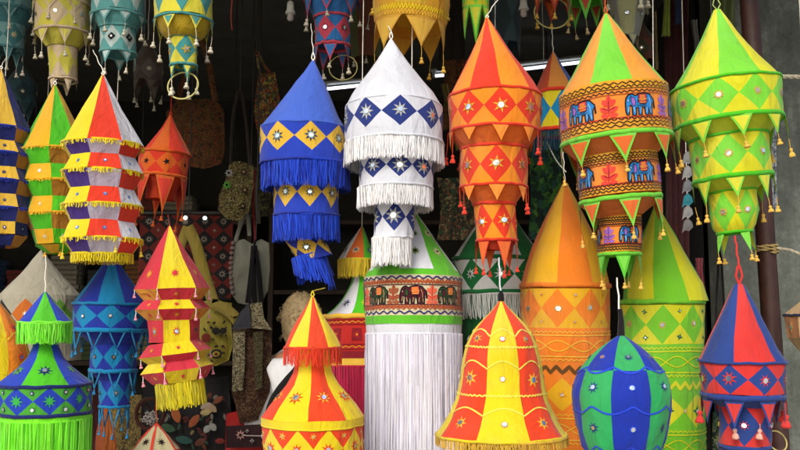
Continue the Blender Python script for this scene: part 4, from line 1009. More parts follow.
tubelight(512, 70.5, 582, 62, 5.2, 'lit fluorescent tube behind the small orange and blue lantern')
# bulbs
def bulb(px, py, Y, label):
    c0 = at(px, py, Y); root = empty('light_bulb', c0); tag(root, label, 'light bulb', 'unlit bulbs hanging from the shop front')
    k = mpp(px, py, Y)
    mb = MB(); mb.lathe([(8*k, 2*k), (6*k, 3.4*k), (-1*k, 3.9*k), (-4*k, 5.2*k), (-5*k, 5.2*k), (-5*k, 0)], plain('bulb_holder', 'd8d8d0', rough=.35, k=.9), 16); mb.build('holder', root)
    mb = MB(); mb.lathe([(-5*k, 3*k), (-9*k, 3.2*k), (-10*k, 3.4*k), (-12*k, 2.4*k), (-12.5*k, 0)], plain('bulb_glass', 'b8aea8', rough=.15), 16); mb.build('glass', root)
    mb = MB(); mb.tube([(0, 0, 8*k), (0, 0, 3.4 - c0.z)], .003, WIRE, 5); mb.build('cable', root)
bulb(290.5, 9, 3.6, 'white bulb holder hanging at the top left of the blue and pink lantern')
bulb(523.5, 5, 3.7, 'small white bulb hanging behind the dark red pointed lantern')

# ------------------------------------------------------------ soft goods
def inpoly(x, y, P_):
    c = False; j = len(P_) - 1
    for i in range(len(P_)):
        (xi, yi), (xj, yj) = P_[i], P_[j]
        if (yi > y) != (yj > y) and x < (xj - xi) * (y - yi) / (yj - yi) + xi: c = not c
        j = i
    return c
def dist(x, y, P_):
    d = 1e9
    for i in range(len(P_)):
        (ax, ay), (bx, by) = P_[i - 1], P_[i]; L2 = (bx-ax)**2 + (by-ay)**2 or 1e-9
        t = max(0, min(1, ((x-ax)*(bx-ax) + (y-ay)*(by-ay)) / L2)); d = min(d, math.hypot(x-ax-t*(bx-ax), y-ay-t*(by-ay)))
    return d
def pillow(name, poly, Y, thick, mat, parent=None, seg=.02, wr=.004):
    """stuffed cloth body with this outline (pixels at depth Y): front and back swell apart by `thick`"""
    w = [at(x, y, Y) for x, y in poly]; o = sum(w, Vector()) / len(w); q = [((p - o).x, (p - o).z) for p in w]
    ref = parent.location if parent else o
    tris = geometry.tessellate_polygon([[Vector((a, b, 0)) for a, b in q]]); bm = bmesh.new(); vs = [bm.verts.new((a, 0, b)) for a, b in q]
    for t in tris:
        try: bm.faces.new([vs[i] for i in t])
        except ValueError: pass
    for _ in range(6):
        es = [e for e in bm.edges if e.calc_length() > seg]
        if not es: break
        bmesh.ops.subdivide_edges(bm, edges=es, cuts=1); bmesh.ops.triangulate(bm, faces=bm.faces[:])
    bm.verts.ensure_lookup_table(); bm.verts.index_update(); n = len(bm.verts); F_, B_ = [], []; off = o - ref
    for v in bm.verts:
        d = dist(v.co.x, v.co.z, q); h = thick * (1 - math.exp(-d / (thick * .8 + .01))) + .0015
        nz = wr * noise.noise(Vector((v.co.x * 14, v.co.z * 9, o.x * 3))) * min(1, d / .02)
        F_.append((v.co.x + off.x, -h + nz + off.y, v.co.z + off.z)); B_.append((v.co.x + off.x, h + nz + off.y, v.co.z + off.z))
    fs = [[v.index for v in f.verts] for f in bm.faces]
    be = [(e.verts[0].index, e.verts[1].index) for e in bm.edges if len(e.link_faces) == 1]
    mb = MB(); mb.add(F_ + B_, fs + [[i + n for i in reversed(f)] for f in fs] + [[a, b, b + n, a + n] for a, b in be], mat)
    bm.free(); return mb.build(name, parent, None if parent else o)
def strap(name, pts, Y, w, mat, parent, t=.004, dy=-.01):
    """flat band through pixels"""
    q = [at(x, y, Y) - parent.location + Vector((0, dy, 0)) for x, y in pts]; q = [Vector(p) for p in catmull([tuple(p) for p in q], 4)]; mb = MB()
    rows = []
    for i, p in enumerate(q):
        d = (q[min(i+1, len(q)-1)] - q[max(i-1, 0)]).normalized(); s_ = d.cross(Vector((0, 1, 0))).normalized() * w / 2
        rows.append([p - s_ + Vector((0, -t, 0)), p + s_ + Vector((0, -t, 0)), p + s_ + Vector((0, t, 0)), p - s_ + Vector((0, t, 0))])
    mb.grid(rows, mat, True); return mb.build(name, parent)
def thing(name, px, py, Y, label, cat, group=None):
    r = empty(name, at(px, py, Y)); tag(r, label, cat, group); return r
BG = 'embroidered bags hanging inside the shop'
BRN = mottle('brown_embroidery', ['3a2a1c', '5a3c22', '2a1e18', '6e4a28', '46401c', '70301c'], 150)
MUL = mottle('multicolour_beads', ['5a4a22', '8a3c1c', '3c4a24', '2a2418', '8a7a3c', '6a2c1c', '2f3c3c'], 130)
IVY = mottle('ivory_black_embroidery', ['b8ac84', '2a241c', '8a7e5a', '3a3024', 'c8bc94'], 210, k=.6)
def hang(root, px, py, Y, mat=WIRE, r=.003, name='hanging_cord'):
    p = at(px, py, Y) - root.location; mb = MB(); mb.tube([p, (p.x + .003, p.y, (p.z + 3.35 - root.location.z) / 2), (p.x, p.y, 3.35 - root.location.z)], r, mat, 5); mb.build(name, root)
# brown bag
r = thing('shoulder_bag', 198, 95, 4.3, 'big brown mottled embroidered bag, behind the small orange and red lantern', 'bag', BG)
pillow('bag_body', [(166, 112), (178, 100), (215, 99), (224, 110), (225, 150), (221, 164), (205, 169), (180, 165), (168, 150)], 4.3, .05, BRN, r)
strap('strap', [(178, 103), (190, 60), (200, 40), (208, 60), (216, 102)], 4.3, .03, BRN, r); hang(r, 200, 40, 4.3)
for i in range(9): pass
r = thing('shoulder_bag', 267, 70, 4.1, 'narrow multicoloured beaded bag hanging left of the blue cone lantern', 'bag', BG)
pillow('bag_body', [(258, 74), (275, 72), (280, 100), (279, 135), (272, 150), (259, 148), (254, 110)], 4.1, .035, MUL, r)
strap('strap', [(261, 76), (257, 52), (265, 66), (272, 75)], 4.1, .012, MUL, r); hang(r, 257, 52, 4.1)
r = thing('shoulder_bag', 236, 160, 4.1, 'ivory and black embroidered bag with green ring motif, hanging left of the blue lantern', 'bag', BG)
IV2 = mottle('olive_ivory_embroidery', ['9a8c50', '2a2618', '6e6434', '3c3c1c', 'a89a68', '4a2418'], 200, k=.7)
pillow('bag_body', [(230, 162), (240, 161), (253, 165), (254, 185), (249, 212), (240, 221), (226, 219), (218, 209), (219, 195), (225, 182)], 4.1, .045, IV2, r)
def flower(parent, px, py, Y, rad, mat, mid, n=8, name='motif', ringm=None):
    c0 = at(px, py, Y) - parent.location; k = rad * mpp(px, py, Y); mb = MB()
    P2 = star2(n, k, k * .55); mb.add([(c0.x + a, c0.y, c0.z + b) for a, b in P2] + [(c0.x + a, c0.y + .004, c0.z + b) for a, b in P2] + [(c0.x, c0.y - .004, c0.z)],
        [[i, (i + 1) % (2*n), 4*n] for i in range(2 * n)] + [[i, (i + 1) % (2*n), 2*n + (i + 1) % (2*n), 2*n + i] for i in range(2*n)], mat)
    D = disc2(k * .32, 10); mb.add([(c0.x + a, c0.y - .006, c0.z + b) for a, b in D], [list(range(10))], mid); return mb.build(name, parent, smooth=False)
for (x, y, m1, m2) in ((229, 173, cloth('b8b8b0'), BLACKTH), (227, 185, GS2, BLACKTH), (245, 190, cloth('3a2418'), cloth('a08c50')), (243, 206, cloth('2a1c14'), cloth('a08c50')), (244, 172, cloth('3a2018'), cloth('a08c50'))): flower(r, x, y, 4.04, 4.4, m1, m2)
strap('strap', [(231, 164), (233, 120), (240, 90), (246, 120), (250, 166)], 4.1, .012, cloth('2a2018', trans=0), r); hang(r, 240, 90, 4.1)
r = thing('shoulder_bag', 258, 165, 4.35, 'dim olive embroidered bag partly hidden behind the blue lantern fringe', 'bag', BG)
pillow('bag_body', [(250, 168), (266, 166), (272, 190), (268, 216), (250, 218), (246, 190)], 4.35, .04, mottle('dim_olive', ['3c3a20', '22201a', '5a5430', '2a2c22'], 110), r)
strap('strap', [(252, 170), (247, 200), (240, 226)], 4.3, .02, cloth('8a8468'), r); strap('strap', [(254, 172), (257, 200), (259, 224)], 4.3, .02, cloth('6f6a58'), r); hang(r, 258, 168, 4.35)
# wall hanging
WHR = cloth('7c2418', trans=0, k=.6); WHB = cloth('1a1716', trans=0, k=.7); WHS = cloth('a89c8c', trans=0, k=.6)
r = thing('wall_hanging', 190, 215, 4.5, 'dark red and black patchwork wall hanging with pale stars, behind the yellow sling bag', 'wall hanging')
a_, b_ = at(140, 213, 4.5), at(231, 300, 4.5); W_, H_ = b_.x - a_.x, a_.z - b_.z
sf = Surf(lambda u, v: Vector((a_.x - r.location.x + u * W_, .012 * math.sin(u * 9), a_.z - r.location.z - v * H_)), lambda v: W_, H_)
nc, nr, kk = 5, 5, 4
for j in range(nr * 2 * kk):
    for i in range(nc * 2 * kk):
        u0, v0, du, dv = i / (nc*2*kk), j / (nr*2*kk), 1 / (nc*2*kk), 1 / (nr*2*kk)
        for f in ([(0,0),(1,0),(0,1)], [(1,0),(1,1),(0,1)]) if ((i % (2*kk)) < kk) == ((j % (2*kk)) < kk) else ([(0,0),(1,0),(1,1)], [(0,0),(1,1),(0,1)]):
            cu = u0 + du * sum(p[0] for p in f) / 3; cv = v0 + dv * sum(p[1] for p in f) / 3
            dm = abs((cu * nc) % 1 - .5) + abs((cv * nr) % 1 - .5) < .47
            sf.mb.add([sf.S(u0 + p[0]*du, v0 + p[1]*dv) for p in f], [(0, 1, 2)], WHB if dm or cv < .03 or cv > .97 else WHR)
for i in range(nc):
    for j in range(nr):
        sf.star((i + .5) / nc, (j + .5) / nr, .020, WHS, mirror=.3 if (i, j) != (2, 0) else .0, mmat=WHB)
        if i and j: sf.star(i / nc, j / nr, .013, cloth('8c5a4a'), mirror=.2)
for (i, j) in ((2, 0), (3, 0)): sf.patch((i + .5) / nc, .06, disc2(.011), MIRROR, off=.006)
sf.mb.build('patchwork_panel', r)
mb = MB(); mb.tube([(a_.x - r.location.x - .05, 0, a_.z - r.location.z), (b_.x - r.location.x + .05, 0, a_.z - r.location.z)], .012, WIRE, 8)
for xx in (a_.x, b_.x): mb.tube([(xx - r.location.x, 0, a_.z - r.location.z), (xx - r.location.x, 0, 3.35 - r.location.z)], .003, WIRE, 4)
mb.build('hanging_rod', r)
# yellow sling bag
YB = cloth('b8a838', trans=0, k=.6); YB2 = cloth('a08c34', trans=0, k=.75)
r = thing('sling_bag', 210, 300, 4.15, 'mustard yellow sling bag with dark and red embroidery and a long knotted strap', 'bag', BG)
pillow('bag_body', [(192, 303), (212, 300), (232, 303), (231, 320), (233, 345), (229, 360), (216, 366), (196, 364), (189, 350), (190, 322)], 4.15, .05, YB, r)
strap('strap', [(188, 227), (182, 244), (178, 266), (186, 300)], 4.14, .042, YB2, r); strap('strap', [(188, 227), (196, 244), (205, 275), (214, 303)], 4.1, .052, YB2, r)
strap('flap', [(212, 304), (224, 308), (236, 318), (232, 322)], 4.1, .05, YB2, r)
EMB = [cloth(c, trans=0, k=.7) for c in ('7c2c1a', '1e1a14', '3c3818', '2a2018', '6a5a20')]
def leafm(parent, px, py, Y, L_, w, ang, mat):
    c0 = at(px, py, Y) - parent.location; k = mpp(px, py, Y); P2 = leaf2(-L_ * k / 2, 0, L_ * k, w * k, 0); mb = MB(); ca, sa = math.cos(ang), math.sin(ang)
    P3 = [(a * ca - b * sa, a * sa + b * ca) for a, b in P2]; mb.add([(c0.x + a, c0.y - .0, c0.z + b) for a, b in P3] + [(c0.x, c0.y - .006, c0.z)], [[i, (i + 1) % 10, 10] for i in range(10)], mat); return mb.build('motif', parent)
leafm(r, 206, 338, 4.085, 10, 5, .9, EMB[0]); leafm(r, 216, 331, 4.085, 8, 4.5, 1.4, EMB[1]); leafm(r, 223, 331, 4.085, 7, 4, 1.8, EMB[1]); leafm(r, 216, 354, 4.085, 13, 5, .1, EMB[3]); leafm(r, 216, 354, 4.08, 8, 3, .1, YB); leafm(r, 216, 354, 4.075, 4, 1.6, .1, EMB[0])
for _i in range(26):
    leafm(r, random.uniform(193, 230), random.uniform(322, 362), 4.09, random.uniform(2, 5), random.uniform(.8, 1.6), random.uniform(0, 3), random.choice(EMB))
hang(r, 188, 227, 4.14)
# tote
TG = cloth('8e8f7c', trans=0, k=.7)
r = thing('tote_bag', 250, 235, 4.2, 'pale grey tote bag with pompom edge and red cord, left of the hanging blue fringe', 'bag', BG)
pillow('bag_body', [(235, 241), (244, 239), (252, 244), (261, 239), (269, 243), (270, 268), (268, 290), (262, 303), (248, 305), (238, 303), (231, 294), (229, 275), (233, 258)], 4.2, .045, TG, r, wr=.03)
for pts in ([(254, 246), (252, 270), (248, 303)], [(255, 246), (259, 272), (262, 303)], [(254, 258), (254, 280), (255, 303)]): strap('dark_gap_strip', pts, 4.15, .022, BLACKTH, r)  # dark V gap in the tote put in as black strips
strap('handle', [(236, 242), (240, 228), (247, 213), (250, 236)], 4.2, .018, TG, r)
mb = MB()
for i in range(11):
    c0 = at(233 - 2.4 * math.sin(i * .3), 243 + i * 5, 4.18) - r.location; mb.lathe([(.009, .001), (.006, .008), (0, .0105), (-.006, .008), (-.009, .001)], cloth('a88c84'), 8, o=c0)
mb.build('pompom_trim', r)
mb = MB(); mb.tube([at(254, 258, 4.17) - r.location, at(255, 235, 4.17) - r.location, at(253, 205, 4.17) - r.location, at(255, 170, 4.17) - r.location], .005, cloth('a01c1c'), 6); mb.build('red_cord', r); hang(r, 250, 215, 4.2)
# dark flap bag
r = thing('shoulder_bag', 250, 305, 4.05, 'dark bag with charcoal flap and ivory embroidered side panels, left of the person', 'bag', BG)
pillow('bag_body', [(233, 330), (268, 326), (272, 345), (270, 392), (258, 420), (240, 424), (232, 392)], 4.08, .04, mottle('brown_lace', ['2c1a14', '4a3020', '38241a', '5a4630'], 130), r)
pillow('side_panel', [(233, 330), (245, 331), (245, 360), (243, 390), (232, 392)], 4.02, .01, IVY, r); pillow('side_panel', [(253, 332), (263, 331), (263, 345), (262, 388), (255, 390)], 4.02, .01, mottle('dim_lace', ['6e6444', '2a241c', '57502f'], 200, k=.6), r)
pillow('flap', [(231, 330), (240, 312), (249, 303), (251, 328)], 4.0, .014, cloth('33343a', trans=0), r)
pillow('flap_trim', [(251, 328), (250, 304), (262, 302), (264, 318), (272, 330)], 4.02, .014, IVY, r)
strap('strap', [(250, 306), (252, 280), (254, 250), (256, 240)], 4.05, .01, BLACKTH, r); hang(r, 256, 240, 4.05)
# dark cloth with flowers and leaves
r = thing('embroidered_cloth', 185, 400, 4.3, 'black cloth with orange leaves and cream flowers at the bottom, below the rosy red lantern', 'cloth')
pillow('cloth_body', [(142, 380), (228, 376), (232, 420), (226, 480), (140, 480)], 4.3, .03, BLKC, r, seg=.03)
def leafm(parent, px, py, Y, L_, w, ang, mat):
    c0 = at(px, py, Y) - parent.location; k = mpp(px, py, Y); P2 = leaf2(-L_ * k / 2, 0, L_ * k, w * k, 0); mb = MB(); ca, sa = math.cos(ang), math.sin(ang)
    P3 = [(a * ca - b * sa, a * sa + b * ca) for a, b in P2]; mb.add([(c0.x + a, c0.y - .0, c0.z + b) for a, b in P3] + [(c0.x, c0.y - .006, c0.z)], [[i, (i + 1) % 10, 10] for i in range(10)], mat); return mb.build('motif', parent)
for _i in range(46):
    _x, _y = random.uniform(146, 226), random.uniform(386, 448)
    leafm(r, _x, _y, 4.238, random.uniform(4, 8), random.uniform(1, 2), random.uniform(0, 3), cloth(random.choice(['6a3a20', '34503a', '8a7a50', '5a1f1c', '7a7468']), trans=0, k=.6))
for a in ((176, 415, 17, 4.5, -1.2, 'b5622a'), (194, 421, 16, 4, .9, 'a8562a'), (168, 428, 16, 4, -.3, '3a5c3c'), (206, 406, 12, 3.5, .4, 'c0a890'), (212, 408, 12, 3.5, -.7, 'b89c78'), (206, 412, 12, 3.5, .2, 'c8b070'), (218, 400, 12, 3, .6, '8a4a30'),
          (213, 427, 9, 3.4, -.9, 'a8a8a0'), (207, 429, 9, 3.4, .9, 'a8a8a0'), (184, 440, 18, 4, -.2, '2e5a50'), (200, 442, 12, 3.5, .5, '6a3a2c'), (160, 441, 12, 4, 1, '704030'), (176, 400, 6, 2, .4, '8c3c2c'), (186, 398, 7, 2, -.5, '6a7a4a'), (163, 400, 6, 2, .2, '93451f'), (220, 441, 10, 3, 0, '8a2c22')):
    leafm(r, a[0], a[1], 4.235, a[2], a[3], a[4], cloth(a[5], trans=0, k=.62))
# drum like round basket with pale flowers
r = thing('round_basket', 150, 413, 3.9, 'dark round basket of pale shell flowers between the teal and the rosy red lantern', 'basket')
k = mpp(150, 415, 3.9); mb = MB(); c0 = at(150, 414, 3.9) - r.location
pts = [(c0.x + 14*k*math.cos(a), c0.y, c0.z + 15*k*math.sin(a)) for a in [2*PI*i/24 for i in range(25)]]; mb.tube(pts, .009, cloth('4a2418'), 6)
for i in range(6): mb.tube([pts[i * 4], (c0.x, c0.y + .05, c0.z)], .004, cloth('4a2418'), 5)
mb.build('rim', r)
for i in range(12):
    a = i * 2.4; q = 2.2 * math.sqrt(i); flower(r, 150 + q * math.cos(a), 418 + .8 * q * math.sin(a), 3.88 + .004 * (i % 3), 3.2, cloth('9a948c', trans=0), cloth('5a4a48'), n=5, name='shell_flower')
# straw / jute textile hanging low, teal cloth at left
hang_strip(128, 395, 500, 60, 4.55, mottle('straw_textile', ['6a5a34', '4a3e22', '7a6a40', '3a3220', '857444'], 140), 'straw_mat', 'straw coloured woven mat low behind the slim orange pouch lantern', 'mat', sway=0, folds=1.5)
hang_strip(96, 388, 500, 26, 4.2, cloth('4a1c1e', trans=0), 'red_cloth', 'dark red cloth beside the lime fringe at the bottom left', sway=0, folds=1)
# red bags low
r = thing('cushion_bag', 243, 420, 4.15, 'red cushion bag with dark front flap and a pale star, low beside the person', 'bag', BG)
pillow('bag_body', [(226, 414), (236, 411), (248, 413), (252, 420), (258, 412), (268, 412), (272, 470), (225, 470)], 4.15, .06, cloth('b01c18', trans=0), r)
pillow('flap', [(226, 426), (268, 424), (270, 447), (226, 448)], 4.06, .012, cloth('2e1216', trans=0), r)
flower(r, 240.5, 435, 4.035, 5, cloth('b8887c', trans=0), BLACKTH); flower(r, 247, 431, 4.035, 2, cloth('a8a098', trans=0), BLACKTH, n=4); flower(r, 252, 441, 4.035, 2.4, cloth('a8a098', trans=0), BLACKTH, n=4)
mb = MB(); q = at(244, 435.5, 4.035) - r.location; q2 = at(262, 436, 4.035) - r.location; mb.tube([q, q2], .0025, cloth('b8b0a8', trans=0), 5); mb.lathe([(.012, 0), (0, .006), (-.012, 0)], cloth('d8d0c8', trans=0), 6, o=q2); mb.build('motif', r)
# clutter behind the lanterns
hang_strip(456, 60, 130, 26, 4.4, BRN, 'embroidered_cloth', 'brown embroidered cloth behind the right of the white lantern', sway=-2)
hang_strip(458, 178, 240, 42, 4.0, mottle('dark_floral', ['1e2a1c', '3a2a1c', '2c3c24', '5a3a28', '182018', '6a5a3a'], 90), 'embroidered_cloth', 'dark floral embroidered cloth between white and orange red lanterns', sway=0)
hang_strip(444, 84, 150, 8, 3.9, cloth('6a5a1c', trans=0), 'ribbon', 'olive yellow ribbon hanging slanting right of the white cone', 'ribbon', sway=-16 * -1)
hang_strip(668, -20, 36, 8, 3.8, cloth('8a9a3c', trans=0), 'ribbon', 'curled yellow green ribbon in the dark above the lime lanterns', 'ribbon', sway=-2)
hang_strip(677, -20, 24, 7, 3.8, cloth('24365c', trans=0), 'ribbon', 'navy blue ribbon hanging in the dark above the lime lanterns', 'ribbon', sway=2)
hang_strip(644, -20, 14, 8, 3.75, cloth('9a9a84', trans=0), 'ribbon', 'pale grey ribbon at the top right of the elephant cone', 'ribbon', sway=1)
hang_strip(694, 20, 56, 7, 3.9, cloth('7c7a78', trans=0), 'feather_tuft', 'grey feathery tuft left of the green and yellow cone', 'feathers', sway=5)
hang_strip(655, 12, 70, 3, 3.7, cloth('8c7a50', trans=0), 'ribbon', 'thin straw coloured ribbon hanging right of the elephant cone', 'ribbon', sway=2)
hang_strip(699, 258, 292, 9, 3.5, cloth('b85a68', trans=0), 'ribbon', 'dusty pink ribbon bunch hanging right of the tall lime lantern', 'ribbon', sway=2)
hang_strip(726, -20, 60, 22, 3.9, cloth('5c6a3c', trans=0), 'cloth_scrap', 'olive green cloth hanging at the top left of the brown pole', sway=0)
hang_strip(546, 150, 240, 36, 4.1, mottle('bottle_green_print', ['16301c', '24481f', '101c14', '1c3a30', '3a5c1c'], 45), 'printed_cloth', 'dark green printed cloth behind the orange lanterns', sway=0)
hang_strip(452, -10, 70, 30, 4.5, cloth('2b2622', trans=0), 'curtain', 'very dark cloth high behind the golden see-through lantern', 'curtain', sway=0)
# string of cloth birds
r = thing('bird_garland', 688, 150, 3.55, 'vertical string of stuffed grey and teal cloth birds left of the green and yellow lantern', 'garland')
for i, (yy, cc) in enumerate(((158, '8a8a88'), (172, '9a9a98'), (186, '7a7c80'), (200, '2c8a98'), (212, 'a0a09c'), (225, '888480'))):
    pillow('cloth_bird', [(684, yy - 4), (688, yy - 7), (692, yy - 3), (693, yy + 2), (689, yy + 6), (685, yy + 5), (682, yy + 8), (683, yy + 1)], 3.55, .012, cloth(cc, trans=0), r, seg=.012)
mb = MB(); mb.tube([at(688, 230, 3.55) - r.location, (0, 0, 3.16 - r.location.z)], .002, CORD, 4); mb.build('string', r)
# patchwork bag lower right
r = thing('shoulder_bag', 722, 414, 3.0, 'dark green embroidered bag with round flower motifs behind the blue and red lantern', 'bag', BG)
DGB = mottle('dark_green_embroidery', ['1c2c20', '2c4030', '4a5a40', '161c18', '6a6a50'], 120)
pillow('bag_body', [(713, 412), (724, 409), (736, 412), (738, 440), (735, 490), (714, 490), (712, 440)], 3.0, .03, DGB, r)
flower(r, 720.5, 440, 2.955, 6.5, cloth('7c8a4a', trans=0), MIRROR); flower(r, 729, 424, 2.955, 4, cloth('8a9a9c', trans=0), cloth('2c8a9c'), n=6); flower(r, 718, 421, 2.955, 4, cloth('5a6a4a', trans=0), BLACKTH, n=6); flower(r, 731, 452, 2.955, 5, cloth('a05040', trans=0), MIRROR)
strap('strap', [(716, 412), (715, 340), (720, 250), (726, 340), (733, 412)], 3.12, .006, BLACKTH, r, dy=0); hang(r, 720, 250, 3.12)
# loose strings of wire and cord
for (pts, lab) in (([(232, 0), (231, 16), (232, 30)], 'short coral cord hanging at the top between the mustard and the blue and pink lanterns'), ([(286, 150), (297, 190), (300, 214)], None), ([(546, 140), (556, 160), (566, 172)], 'white cable looping down between the two big orange lanterns'), ([(700, 0), (672, 60), (668, 120)], None)):
    if not lab: continue
    q = [at(x, y, 3.55) for x, y in pts]; q = [Vector(p) for p in catmull([tuple(p) for p in q], 5)]
    mb = MB(); mb.tube(q, .0025, cloth('d06048') if 'coral' in lab else CORD, 5); o = mb.build('loose_cord'); tag(o, lab, 'cord')

# shelf with folded goods at the back wall, dim
SHW = plain('dark_wood', '3c2a1c', rough=.7, k=.8)
for k_, (x0, x1) in enumerate(((-3.1, -1.1), (-.9, 1.0))):
    r = empty('shelf_unit', ((x0 + x1) / 2, 6.6, 0)); tag(r, ['dim wooden shelf unit on the left of the shop back wall', 'dim wooden shelf unit on the right of the shop back wall'][k_], 'shelf', 'shelf units along the back wall')
    w_ = x1 - x0
    for z in (.3, .8, 1.3, 1.8, 2.3): mb = MB(); mb.box((0, 0, z), (w_, .38, .03), SHW); mb.build('shelf_board', r, smooth=False)
    for sx in (-w_ / 2 - .02, w_ / 2 + .02): mb = MB(); mb.box((sx, 0, 1.2), (.035, .4, 2.4), SHW); mb.build('side_board', r, smooth=False)
cols = ['7a2c22', '2c4a6a', '8a7a3c', '4a5a34', '6a3a5a', '8a5a2c', '3a3a3a', '8c8470']
for i in range(34):
    z = [.3, .8, 1.3, 1.8, 2.3][i % 5]; x = -2.95 + (i // 5) * .27 + (.25 if i // 5 > 6 else 0) + random.uniform(-.03, .03)
    if x > .85: continue
    h_ = random.uniform(.1, .3); c0 = Vector((x, 6.52, z + .018))
    mb = MB(); m_ = cloth(cols[(i * 3) % 8], trans=0); nl = int(h_ / .035)
    for j in range(nl):
        zz = j * .035; w_ = .1 + random.uniform(-.01, .01)
        mb.tube([(-w_, -.1, zz + .018), (w_, -.1, zz + .018)], .0172, m_, 8); mb.box((0, .01, zz + .018), (2 * w_, .22, .034), m_)
    o = mb.build('folded_cloth_stack', None, c0); tag(o, 'stack of folded cloth on the dim back shelves', 'cloth stack', 'stacks of folded cloth on the back shelves')

# ------------------------------------------------------------ the person inside the shop
def skin(name, joints, edges, mat, parent, lev=2, root=0):
    me = bpy.data.meshes.new(name); me.from_pydata([j[:3] for j in joints], edges, []); o = link(name, me, parent)
    o.modifiers.new('s', 'SKIN'); 
    if not me.skin_vertices: 
        bpy.context.view_layer.objects.active = o
    sv = me.skin_vertices
    for i, j in enumerate(joints):
        rr = j[3] if isinstance(j[3], tuple) else (j[3], j[3]); sv[0].data[i].radius = rr; sv[0].data[i].use_root = (i == root)
    ss = o.modifiers.new('d', 'SUBSURF'); ss.levels = lev; ss.render_levels = lev; me.materials.append(mat)
    dg = bpy.context.evaluated_depsgraph_get(); dg.update(); ev = o.evaluated_get(dg); nm = bpy.data.meshes.new_from_object(ev)
    o.modifiers.clear(); o.data = nm; nm.polygons.foreach_set('use_smooth', [True] * len(nm.polygons)); return o
YQ = 4.2; hc = at(298, 322, YQ)
r = empty('person', (hc.x + .012, YQ, .035), (0, 0, R(18))); tag(r, 'person with short wavy fair hair in a white shirt, seen from behind inside the shop', 'person')
r['kind'] = 'thing'; Hh = hc.z - .035      # height of the head centre
SK = plain('skin', 'b98468', rough=.55, var=.08); SHIRT = cloth('ffffff', trans=0, k=.92); TROU = cloth('2c3550', trans=0); HAIR = plain('fair_hair', 'a8926a', rough=.7, nscale=60, var=.45, bumpd=.01)
s_ = Hh / 1.58
J = [(0,0,.95,.14),(0,0,1.12,.12),(0,.01,1.28,.12),(0,.02,1.38,.085),(0,.02,1.47,.055),(0,0,1.58,.08),(0,-.01,1.64,.075),
     (-.15,.02,1.37,.05),(-.195,.0,1.12,.04),(-.215,-.12,.90,.033),(-.22,-.17,.84,.026),
     (.15,.02,1.37,.05),(.195,.0,1.12,.04),(.215,-.12,.90,.033),(.22,-.17,.84,.026),
     (-.09,0,.88,.095),(-.1,0,.5,.06),(-.1,.01,.09,.04),(-.1,-.12,.04,.035),(.09,0,.88,.095),(.1,0,.5,.06),(.1,.01,.09,.04),(.1,-.12,.04,.035)]
J = [(a*s_, -b*s_, c*s_, d*s_) for a, b, c, d in J]   # y flipped: faces away from the camera (+y)
E = [(0,1),(1,2),(2,3),(3,4),(4,5),(5,6),(3,7),(7,8),(8,9),(9,10),(3,11),(11,12),(12,13),(13,14),(0,15),(15,16),(16,17),(17,18),(0,19),(19,20),(20,21),(21,22)]
body = skin('body', J, E, SK, r)
# face (turned away from us) and hands, joined into the body mesh
fb = bmesh.new(); fb.from_mesh(body.data)
def addball(c, rad, sc3):
    m = bmesh.ops.create_uvsphere(fb, u_segments=10, v_segments=7, radius=rad)['verts']
    for v in m: v.co = Vector((v.co.x * sc3[0], v.co.y * sc3[1], v.co.z * sc3[2])) + Vector(c)
hz = 1.60 * s_
addball((0, .092 * s_, hz - .02), .016, (.8, 1.3, 1.3)); addball((.08 * s_, 0, hz - .01), .026, (.35, .7, 1.1)); addball((-.08 * s_, 0, hz - .01), .026, (.35, .7, 1.1))
for sx in (-1, 1):
    addball((sx * .03, .078 * s_, hz + .01), .012, (1.1, .6, .8))
    hx, hy, hzz = sx * .22 * s_, .17 * s_, .84 * s_
    addball((hx, hy + .02, hzz - .03), .04, (.45, .8, 1.05))
    for f in range(4):
        for q in range(3): addball((hx, hy - .01 + f * .019, hzz - .075 - q * (.022 + .002 * (f in (1, 2))) ), .011 - .001 * q, (.9, .85, 1.5))
    for q in range(3): addball((hx - sx * .01, hy + .055 + .008 * q, hzz - .02 - q * .018), .012, (.9, .9, 1.4))
fb.to_mesh(body.data); fb.free()
for p in body.data.polygons: p.use_smooth = True
SJ = [(0,0,.90,.165),(0,0,1.05,.155),(0,0,1.2,.155),(0,.01,1.32,.15),(0,.02,1.405,.105),(0,.02,1.47,.072),(-.155,.02,1.36,.07),(-.2,0,1.2,.062),(-.21,-.03,1.06,.058),(-.215,-.12,.92,.043),(.145,.02,1.365,.07),(.185,0,1.2,.062),(.2,-.03,1.06,.058),(.215,-.12,.92,.043)]
SJ = [(a*s_, -b*s_, c*s_, d*s_) for a, b, c, d in SJ]
skin('shirt', SJ, [(0,1),(1,2),(2,3),(3,4),(4,5),(3,6),(6,7),(7,8),(8,9),(3,10),(10,11),(11,12),(12,13)], SHIRT, r)
TJ = [(0,0,.92,.155),(-.09,0,.84,.11),(-.1,0,.5,.078),(-.1,0,.1,.06),(.09,0,.84,.11),(.1,0,.5,.078),(.1,0,.1,.06)]
skin('trousers', [(a*s_, b*s_, c*s_, d*s_) for a, b, c, d in TJ], [(0,1),(1,2),(2,3),(0,4),(4,5),(5,6)], TROU, r)
hb = MB(); rnd = random.Random(5)                                   # hair: cap plus many wavy locks
rows = []
